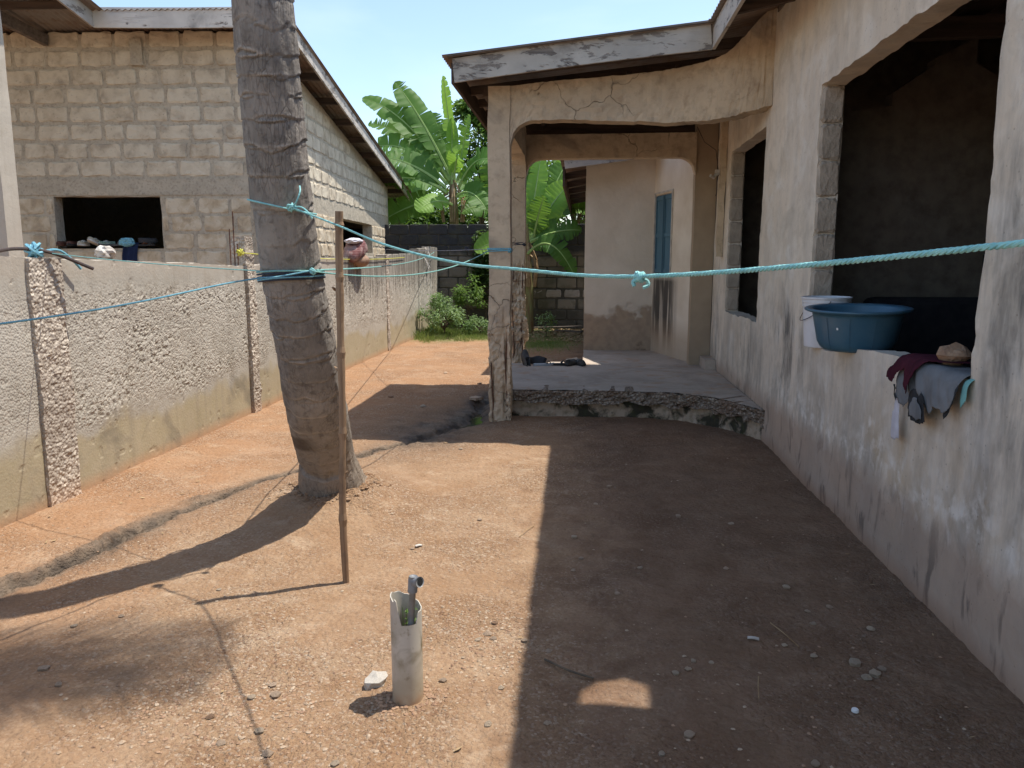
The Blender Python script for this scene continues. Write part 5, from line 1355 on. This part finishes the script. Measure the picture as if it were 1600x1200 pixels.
sun_st = [(-1.08, 2.46), (-1.25, 2.31), (-1.12, 2.53), (-1.16, 2.44), (-.38, 3.0), (-.41, 2.93), (-.35, 2.96), (-.36, 3.1), (-.22, 2.95), (-.30, 2.38), (-.5, 2.62), (-.44, 3.2), (-2.03, 2.55), (-1.7, 3.3), (-2.0, 3.0), (-2.15, 2.9), (-.98, 2.15), (-.75, 2.12), (-.9, 3.9), (-2.92, 7.74), (-2.2, 8.6), (-1.7, 8.0), (-.6, 4.4), (-1.3, 9.6), (-1.9, 10.5), (-1.0, 6.2), (-1.15, 2.18), (-1.05, 2.25), (-1.9, 2.45), (-.28, 2.6)]
ssz = [.020, .015, .014, .015, .017, .015, .014, .012, .014, .016, .014, .010, .02, .011, .011, .013, .017, .012, .012, .03, .03, .035, .014, .03, .03, .016, .016, .014, .016, .012]
for i, ((x, y), r) in enumerate(zip(sun_st, ssz)):
    if i == 0: lb = 'largest stone in the gravel patch left of the pipe'
    elif i == 1: lb = 'reddish stone at left edge of the gravel patch'
    elif i == 12: lb = 'pale flat stone in the dark frond shadow at lower left'
    else:
        lb = ('pale' if i % 2 else 'brownish')+' small stone on sunlit dirt '+('in the gravel patch' if x < -.9 and x > -1.4 and y < 2.7 else 'at the lower left of the yard' if x < -1.4 and y < 4 else 'right of the white pipe' if y < 3.3 else 'between palm and far fence' if y > 5 else 'near the shadow edge')
    stone(x, y, r, 'brown_stone' if i in (1, 7, 20, 23) else ('pale_stone' if i % 2 else 'stone'), lb, (1, 1, .6), i+3)
q = random.Random(11)
_vn = vnoise(*np.meshgrid(np.arange(0, 60)*.4+.01, np.arange(0, 80)*.4+.01), 5)
def vn1(x, y): return float(_vn[int((y+20)/.4) % 80, int((x+20)/.4) % 60])
def gravel(name, n, mat, label, seed, rmin, rmax):
    q = random.Random(seed); b = MB(); v0, f0 = ICO[1]; V = []; F = []
    for i in range(n):
        if q.random() < .22: x, y = q.gauss(-1.18, .18), q.gauss(2.36, .14)
        elif q.random() < .15: x, y = q.gauss(-.35, .12), q.gauss(2.95, .2)
        else: y = 1.75+q.random()**1.6*6; x = q.uniform(-.75*y-.1, min(1.5, .55*y))
        if (x > -.25 and q.random() < .6) or x < -3.3 or x > 1.53 or (y > 7.3 and x > -1) : continue
        if vn1(x*2.3, y*2.3) < q.random()*.9: continue
        r = rmin+(rmax-rmin)*q.random()**2.5; z = gz_fast(x, y)+r*.15
        k = len(V); sx, sy, sz = r*q.uniform(.7, 1.3), r*q.uniform(.7, 1.3), r*q.uniform(.35, .75); a = q.uniform(0, 6.28); ca, sa = cos(a), sin(a)
        for p in OCT: xx, yy, zz = p[0]*sx*q.uniform(.8, 1.2), p[1]*sy*q.uniform(.8, 1.2), p[2]*sz; V.append((x+xx*ca-yy*sa, y+xx*sa+yy*ca, z+zz))
        F += [tuple(k+w for w in t) for t in OCTF]
    o = mesh_obj(name, V, F, mat, None, True); o['kind'] = 'stuff'; o['label'] = label; o['category'] = 'gravel'
OCT = [(1, 0, .2), (.4, .9, 0), (-.6, .8, .25), (-1, -.1, 0), (-.3, -.95, .2), (.7, -.75, 0), (.35, .1, 1), (-.4, .0, .9)]
OCTF = [(0, 1, 6), (1, 2, 7, 6), (2, 3, 7), (3, 4, 7), (4, 5, 6, 7), (5, 0, 6)]
_gi = Z.reshape(ny, nx)
def gz_fast(x, y):
    i = min(max(int(np.searchsorted(gx, x)), 1), nx-1); j = min(max(int(np.searchsorted(gy, y)), 1), ny-1)
    tx = (x-gx[i-1])/(gx[i]-gx[i-1]); ty = (y-gy[j-1])/(gy[j]-gy[j-1])
    return float((_gi[j-1, i-1]*(1-tx)+_gi[j-1, i]*tx)*(1-ty)+(_gi[j, i-1]*(1-tx)+_gi[j, i]*tx)*ty)
simple('grit_pale', (.46, .36, .26), (.33, .23, .15), scale=30, bs=.2)
gravel('gravel', 4200, 'grit_pale', 'fine pale gravel strewn over the dirt yard', 1, .002, .0085)
gravel('gravel', 5200, 'brown_stone', 'fine brown grit strewn over the dirt yard', 2, .002, .008)
def twig(pts, r, label, mat='branch'):
    tag(MB().tube(interp([(x, y, gz(x, y)+h) for x, y, h in pts], 12), r, 6).build('twig', mat), label, 'twig')
twig([(-.13, 2.80, .012), (-.04, 2.73, .016), (.06, 2.69, .008)], .0045, 'dark twig lying in shade just right of the shadow edge')
twig([(.83, 3.22, .006), (.86, 3.10, .014), (.89, 3.0, .006)], .0022, 'pale straw stalk lying in the shaded dirt', 'dry_leaf')
twig([(.68, 2.76, .004), (.66, 2.68, .012), (.645, 2.60, .004)], .0022, 'short thin stalk in the shade near the light patch', 'dry_leaf')
twig([(-.27, 4.35, .006), (-.31, 4.24, .016), (-.34, 4.15, .005)], .002, 'thin dry stalk on sunlit dirt near shadow edge', 'dry_leaf')
o = MB().lathe([(0, .010), (.010, .010), (.012, .008), (.0125, 0)], 16, (.96, 2.55, gz(.96, 2.55)+.003)).build('bottle_cap', 'sticker'); tag(o, 'tiny round white cap lying in the shaded dirt', 'bottle cap')
b = MB(); b.bar((.70, 3.06, gz(.7, 3.06)+.008), (.745, 3.05, gz(.7, 3.06)+.008), .014, .006, bow=.003, seg=3); tag(b.build('paper_scrap', 'dusty_white'), 'tiny white paper scrap in the shaded dirt', 'paper')
b = MB(); b.bar((-.89, 3.93, gz(-.89, 3.93)+.01), (-.86, 3.95, gz(-.89, 3.93)+.01), .022, .004, bow=.003, seg=3); tag(b.build('paper_scrap', 'dusty_white'), 'tiny white paper scrap on sunlit dirt near the pole', 'paper')
crumple('mud_clod', (-1.2, 8.55, gz(-1.2, 8.55)+.03), .07, (1.1, .8, .4), 'stone', 'brown clod lying in porch roof shadow', 'clod', 3)
for k, (x, y, r) in enumerate([(-.02, 10.95, .10), (-.08, 11.1, .13), (-.05, 10.7, .07), (-.12, 11.4, .12)]): tag(MB().rock((x, y, gz(x, y)+r*.4), r, (1, 1, .8), k, 2).build('rubble_chunk', 'pale_stone'), 'broken concrete chunk heaped at corner of the bay wall', 'rubble', 'concrete chunks at the bay wall corner')

# ------------------------------------------------------------------ vegetation
def banana_leaf(b, base, tip, arch, W_, nrm, seed, fold=.25, tears=10, nn=40, petiole=.12):
    W_ = W_*1.22; r = random.Random(seed); base, tip = Vector(base), Vector(tip); L_ = (tip-base).length; mid = (base+tip)/2+Vector((0, 0, arch)); nrm = Vector(nrm)
    bez = lambda t: base*(1-t)**2+mid*2*t*(1-t)+tip*t*t
    P = [bez(i/nn) for i in range(nn+1)]; rib = MB()
    rib.tube(P[:-1], [.028*(1-i/nn)*W_/.5+.005 for i in range(nn)], 5)
    for side in (-1, 1):
        tr = sorted(set([0, nn]+[r.randint(3, nn-2) for _ in range(tears)]))
        for a, c in zip(tr, tr[1:]):
            dr = r.uniform(-.10, .35); gap = r.uniform(.0, .5)
            rows = []
            for i in range(a, c+1):
                t = petiole+(1-petiole)*i/nn; p = bez(t); d = (bez(min(1, t+.02))-bez(max(0, t-.02))).normalized()
                s = d.cross(nrm).normalized()*side; u_ = s.cross(d)*side
                if u_.dot(nrm) < 0: u_ = -u_
                w = W_/2*min(1, sin(pi*min(1, .03+i/nn*.97))**.5*1.06)
                sh_ = 0
                if i == a and a > 0: sh_ = gap*.028
                if i == c and c < nn: sh_ = -gap*.028
                row = []
                for j in range(4):
                    f = j/3; q_ = p+s*w*f*cos(fold+dr*f)+u_*w*f*(sin(fold)-dr*f*1.2)+d*(sh_*f*f*L_*1.3+.10*w*f)+u_*.012*sin(i*2.1)*f
                    row.append(q_)
                rows.append(row)
            V = [q_ for row in rows for q_ in row]; b.add(V, [(4*i+j, 4*i+j+1, 4*i+4+j+1, 4*i+4+j) for i in range(c-a) for j in range(3)])
    return rib
def banana(name, loc, top, stem_r, leaves, label, mats=None):
    root = empty(name, loc, label, 'banana plant'); x, y, z = loc
    st = MB(); st.tube([(x, y, z), (x+.02, y, z+(top[2]-z)*.5), (top[0], top[1], top[2]-.25), (top[0], top[1], top[2]+.35)], [stem_r, stem_r*.8, stem_r*.6, stem_r*.12], 14); st.build('stem', 'banana_stem', root)
    for k, lf in enumerate(leaves):
        base, tip, arch, W_, nrm = lf[:5]; mat = lf[5] if len(lf) > 5 else 'banana_leaf'
        b = MB(); rib = banana_leaf(b, base, tip, arch, W_, nrm, k*5+len(leaves), tears=lf[6] if len(lf) > 6 else 12)
        o = b.build('leaf', mat, root, smooth_=True); rib.build('midrib', 'leaf_rib', o)
    # dead hanging leaf sheaths
    b = MB(); q = random.Random(5)
    for k in range(12): a = q.uniform(0, 6.28); b.tube(interp([(top[0]+cos(a)*stem_r*.6, top[1]+sin(a)*stem_r*.6, top[2]-q.uniform(0, .5)), (top[0]+cos(a)*stem_r*1.8, top[1]+sin(a)*stem_r*1.8, top[2]-.5), (top[0]+cos(a)*stem_r*1.5, top[1]+sin(a)*stem_r*1.5, top[2]-1.0)], 6), .02, 4)
    o = b.build('dead_sheaths', 'dry_leaf', root); o['kind'] = 'stuff'
    return root
YB = 19.2; c = (-3.23, YB, 3.5); up_ = (0, -.75, .66); br_ = (0, -1, .15)
banana('banana_plant', (-3.2, YB, gz(-3.2, YB)), c, .17, [
    ((-3.25, YB, 3.5), (-4.67, YB+.2, 5.89), .35, .62, (.5, -.85, .2)),
    ((-3.3, YB, 3.5), (-5.47, YB+.1, 5.50), .75, .60, (.3, -.8, .5)),
    ((-3.3, YB+.2, 3.4), (-5.45, YB+.5, 4.95), .75, .55, (.2, -.7, .6)),
    ((-3.35, YB-.1, 3.4), (-5.2, YB-.3, 4.25), .75, .60, up_),
    ((-3.35, YB-.3, 3.3), (-4.95, YB-.7, 4.0), .35, .70, up_),
    ((-3.35, YB-.3, 3.2), (-4.8, YB-.9, 3.35), .45, .68, up_),
    ((-3.3, YB-.3, 3.0), (-4.95, YB-.6, 2.45), .30, .65, (0, -.8, .5)),
    ((-3.25, YB+.2, 3.6), (-3.8, YB+.5, 5.2), .1, .50, (.3, -.95, .1)),
    ((-3.2, YB-.1, 4.1), (-3.40, YB-.2, 5.92), .05, .32, (-.5, -.8, .1), 'banana_leaf_young', 3),
    ((-3.22, YB-.2, 3.4), (-3.2, YB-.2, 4.95), .05, .30, (.6, -.8, .1), 'banana_leaf_young', 2),
    ((-3.1, YB, 3.5), (-2.75, YB-.3, 5.0), .25, .42, (-.7, -.7, .2)),
    ((-3.15, YB-.3, 3.5), (-2.9, YB-.9, 4.1), .3, .40, (0, -.9, .4), 'banana_leaf_young', 3),
    ((-3.1, YB, 3.3), (-2.2, YB-.4, 3.9), .6, .55, up_),
    ((-3.1, YB-.2, 3.1), (-2.3, YB-.8, 2.75), .45, .55, up_),
    ((-3.2, YB-.3, 2.9), (-3.9, YB-1.1, 2.7), .3, .50, (0, -.9, .4), 'banana_leaf_young', 4),
], 'tall banana plant with ragged leaves rising behind the rear wall')
YC = 16.9; c = (-1.22, YC, 2.0)
banana('banana_plant', (-1.2, YC, gz(-1.2, YC)), c, .12, [
    ((-1.2, YC, 2.0), (-.95, YC+.2, 3.75), .1, .40, br_, 'banana_leaf_young', 3),
    ((-1.25, YC, 1.9), (-1.68, YC, 3.75), .1, .42, (.3, -.95, .1), 'banana_leaf_young', 4),
    ((-1.15, YC, 2.0), (-.32, YC+.1, 3.20), .2, .52, (.2, -.9, .3), 'banana_leaf_young', 4),
    ((-1.15, YC+.2, 2.1), (.05, YC+.4, 2.65), .5, .48, up_),
    ((-1.1, YC, 2.0), (-.85, YC-.3, 2.9), .15, .42, br_),
    ((-1.15, YC-.1, 1.95), (-.05, YC-.1, 2.20), .18, .50, (0, -.8, .6)),
    ((-1.2, YC-.2, 1.7), (-.18, YC-.5, 1.22), .85, .40, (.2, -.8, .5)),
    ((-1.3, YC-.1, 1.8), (-2.33, YC-.3, 1.75), .35, .45, (0, -.9, .4), 'banana_leaf_young', 4),
    ((-1.1, YC+.3, 2.0), (-.35, YC+.8, 3.8), .3, .50, br_),
    ((-1.2, YC+.3, 2.0), (-1.1, YC+.6, 3.3), .15, .5, br_),
], 'younger banana plant with bright leaves standing in front of the rear wall')
banana('banana_plant', (.4, 20.2, gz(.4, 20.2)), (.4, 20.2, 2.6), .15, [
    ((.4, 20.2, 2.6), (-.9, 20.3, 4.4), .5, .6, up_), ((.4, 20.2, 2.6), (-.6, 20.0, 3.3), .6, .6, up_), ((.4, 20.2, 2.6), (.2, 20.4, 4.9), .1, .55, br_),
    ((.4, 20.2, 2.6), (1.6, 20.4, 4.3), .5, .6, up_), ((.4, 20.2, 2.6), (1.6, 20, 3.2), .5, .6, up_), ((.4, 20.2, 2.6), (-1.3, 20.3, 3.4), .9, .6, up_)],
    'banana plant partly hidden behind the bay roof beyond the rear wall')
banana('banana_plant', (-4.9, 20.6, gz(-4.9, 20.6)), (-4.9, 20.6, 2.5), .15, [
    ((-4.9, 20.6, 2.4), (-6.0, 20.3, 3.6), .5, .6, up_), ((-4.9, 20.6, 2.4), (-4.1, 20.0, 3.2), .6, .6, up_), ((-4.9, 20.6, 2.4), (-5.2, 20.4, 4.3), .1, .55, br_),
    ((-4.9, 20.6, 2.4), (-3.9, 20.4, 3.9), .5, .6, up_), ((-4.9, 20.6, 2.4), (-5.9, 20, 2.7), .5, .6, up_)],
    'low banana plant behind the rear wall at its left end')
for bx0, lb in ((-2.1, 'banana plant between the tall banana and the porch columns'), (-.9, 'banana plant behind the rear wall seen through the porch')):
    t0 = (bx0, 19.6, 2.5)
    banana('banana_plant', (bx0, 19.6, gz(bx0, 19.6)), t0, .14, [
        (t0, (bx0-1.2, 19.3, 3.5), .5, .55, up_), (t0, (bx0-.9, 19.0, 2.7), .5, .55, up_), (t0, (bx0-.35, 19.5, 4.2), .1, .5, br_),
        (t0, (bx0+.5, 19.4, 4.1), .15, .5, br_, 'banana_leaf_young', 4), (t0, (bx0+1.2, 19.2, 3.4), .5, .55, up_), (t0, (bx0+1.0, 19.0, 2.7), .5, .5, up_, 'banana_leaf_young', 4)], lb)
def leafy(name, base, crown_c, rad, n, size, mat, label, cat, seed, trunk_r=.08, spread=4, clump=.5):
    r = random.Random(seed); root = empty(name, base, label, cat); bt = MB(); b = MB(); tips = []
    cc = Vector(crown_c); b0 = Vector(base)
    for k in range(spread*3):
        a = r.uniform(0, 6.28); e = r.uniform(-.5, 1.2); t = cc+Vector((cos(a)*cos(e)*rad[0], sin(a)*cos(e)*rad[1], sin(e)*rad[2]))*r.uniform(.5, 1); tips.append(t)
        m_ = b0.lerp(cc, .7)+Vector((r.uniform(-.1, .1), r.uniform(-.1, .1), 0))
        bt.tube(interp([b0.lerp(cc, r.uniform(.3, .6)), m_, t], 7), [trunk_r*.45*(1-i/9) for i in range(7)], 5)
    bt.tube([b0, b0.lerp(cc, .5), b0.lerp(cc, .8)], [trunk_r, trunk_r*.8, trunk_r*.5], 8)
    bt.build('branches', 'branch', root)
    for i in range(n):
        t = r.choice(tips); rr_ = clump*(r.random()**.6); a = r.uniform(0, 6.28); e = r.uniform(-1.3, 1.3)
        p = t+Vector((cos(a)*cos(e), sin(a)*cos(e), sin(e)))*rr_
        a = r.uniform(0, 6.28); leaf_quad(b, p, (cos(a), sin(a), r.uniform(-.9, .4)), (r.uniform(-.6, .6), r.uniform(-.6, .6), 1), size*r.uniform(.6, 1.3), size*r.uniform(.3, .5))
    o = b.build('crown', mat, root); o['kind'] = 'stuff'; return root
leafy('leafy_tree', (-2.0, 21.5, 0), (-2.1, 21.5, 3.7), (1.3, 1.0, 1.3), 4200, .20, 'tree_leaf', 'bushy small leaved tree behind wall right of tall banana', 'tree', 3, .12, 6, .6)
leafy('leafy_tree', (-.2, 23, 0), (-.3, 23, 3.4), (1.6, 1.2, 1.4), 3500, .22, 'tree_leaf', 'dark leafy tree beyond the porch behind rear wall', 'tree', 4, .12, 6, .7)
leafy('leafy_tree', (-3.2, 24, 0), (-3.2, 24, 2.6), (2.6, 1, 1.2), 3800, .24, 'tree_leaf', 'broad low tree filling the gap behind the tall banana', 'tree', 15, .10, 8, .7)
leafy('leafy_tree', (-5.0, 23, 0), (-4.8, 23, 2.2), (1.7, 1, .9), 2600, .22, 'tree_leaf', 'low dark bush of leaves behind rear wall left end', 'tree', 5, .10, 5, .6)
leafy('drooping_tree', (-3.0, 22.0, 0), (-2.75, 21.8, 5.2), (.8, .8, .9), 1100, .34, 'tree_leaf', 'drooping leafy branches against sky behind tall banana', 'tree', 8, .08, 4, .35)
leafy('vine', (-2.25, 17.85, 0), (-2.25, 17.75, 1.2), (.33, .10, 1.0), 1500, .12, 'vine_leaf', 'dark leafy vine climbing the rear wall', 'vine', 6, .02, 8, .2)
leafy('weed_bush', (-2.85, 15.7, 0), (-2.85, 15.7, .40), (.48, .5, .45), 2600, .075, 'pale_weed', 'bushy pale green weeds at corner of fence and rear wall', 'weeds', 7, .02, 8, .16)
leafy('weed_bush', (-2.2, 16.3, 0), (-2.15, 16.3, .18), (.5, .4, .2), 1100, .07, 'pale_weed', 'low pale weeds left of the front porch column', 'weeds', 9, .015, 6, .12)
leafy('weed_bush', (-2.6, 17.1, 0), (-2.55, 17.1, .8), (.35, .3, .5), 900, .09, 'weed_leaf', 'taller thin green weeds rising against the rear wall', 'weeds', 10, .015, 6, .15)
leafy('weed_bush', (-.75, 15.8, 0), (-.75, 15.8, .25), (.22, .2, .3), 300, .07, 'pale_weed', 'small pale weeds seen between the two porch columns', 'weeds', 12, .01, 4, .12)
# grass
q = random.Random(21); V = []; F = []
for i in range(9000):
    if i < 6000:
        x = q.uniform(-3.35, -1.5); y = 14.5+q.random()**.7*2.6+.5*max(0, x+2.4)+.25*sin(x*9)+.2*fb(x*3, 1, 3); h_ = q.uniform(.03, .10)*(1+1.2*smooth(np.array(-2.6), np.array(-3.3), np.array(x)))
    else: x = q.gauss(-.75, .28); y = q.gauss(14.7, .7); h_ = q.uniform(.02, .06)
    z = gz_fast(x, y)-.005; a = q.uniform(0, 6.28); w = .006; lx, ly = q.uniform(-.5, .5)*h_, q.uniform(-.5, .5)*h_; k = len(V)
    V += [(x-w*cos(a), y-w*sin(a), z), (x+w*cos(a), y+w*sin(a), z), (x+lx*.4, y+ly*.4, z+h_*.6), (x+lx, y+ly, z+h_)]; F += [(k, k+1, k+2), (k, k+2, k+3)]
o = mesh_obj('grass', V, F, 'grass_blade'); tag(o, 'patchy green grass at the foot of the rear wall', 'grass', kind='stuff')
# leaf litter by the rear wall, right
V = []; F = []
for i in range(700):
    x = q.uniform(-1.2, .05); y = q.uniform(14.8, 17.6); z = gz_fast(x, y)+.012; a = q.uniform(0, 6.28); s = q.uniform(.02, .06); k = len(V)
    V += [(x-s*cos(a), y-s*sin(a), z), (x+s*.4*sin(a), y-s*.4*cos(a), z+q.uniform(0, .02)), (x+s*cos(a), y+s*sin(a), z+q.uniform(0, .03)), (x-s*.4*sin(a), y+s*.4*cos(a), z)]; F.append((k, k+1, k+2, k+3))
o = mesh_obj('leaf_litter', V, F, 'dry_leaf'); tag(o, 'dry leaf litter along the shaded foot of rear wall', 'litter', kind='stuff')
for k, (a, c) in enumerate((((-1.1, 17.35, .06), (.0, 17.45, .09)), ((-.6, 16.9, .05), (.0, 16.6, .05)))): tag(MB().bar(a, c, .09, .03).build('old_board', 'grey_timber_x'), ('long grey board lying along the rear wall', 'short grey board lying in the leaf litter')[k], 'board')

q = random.Random(51); V = []; F = []
for i in range(70):
    x = q.uniform(-3.2, 1.45); y = q.uniform(2.2, 7.2)
    if i > 35: x = q.choice([q.uniform(1.2, 1.5), q.uniform(-3.3, -2.9)])
    z = gz_fast(x, y)+.006; a = q.uniform(0, 6.28); l_ = q.uniform(.008, .022); k = len(V)
    V += [(x-l_*cos(a), y-l_*sin(a), z), (x+l_*.35*sin(a), y-l_*.35*cos(a), z+.004), (x+l_*cos(a), y+l_*sin(a), z+q.uniform(.002, .010)), (x-l_*.35*sin(a), y+l_*.35*cos(a), z)]; F.append((k, k+1, k+2, k+3))
o = mesh_obj('leaf_scraps', V, F, 'dry_leaf'); tag(o, 'tiny dry leaf scraps blown about the dirt yard', 'litter', kind='stuff')

b = MB(); q = random.Random(31)
for k in range(150):
    a = q.uniform(0, 6.28); r0 = .062+abs(q.gauss(0, .035)); x, y = px_+cos(a)*r0, py_+sin(a)*r0; b.rock((x, y, gz_fast(x, y)), q.uniform(.003, .010), (1, 1, .7), k, 1)
o = b.build('soil_collar', 'brown_stone'); tag(o, 'loose reddish soil crumbs round the foot of the white pipe', 'soil', kind='stuff')
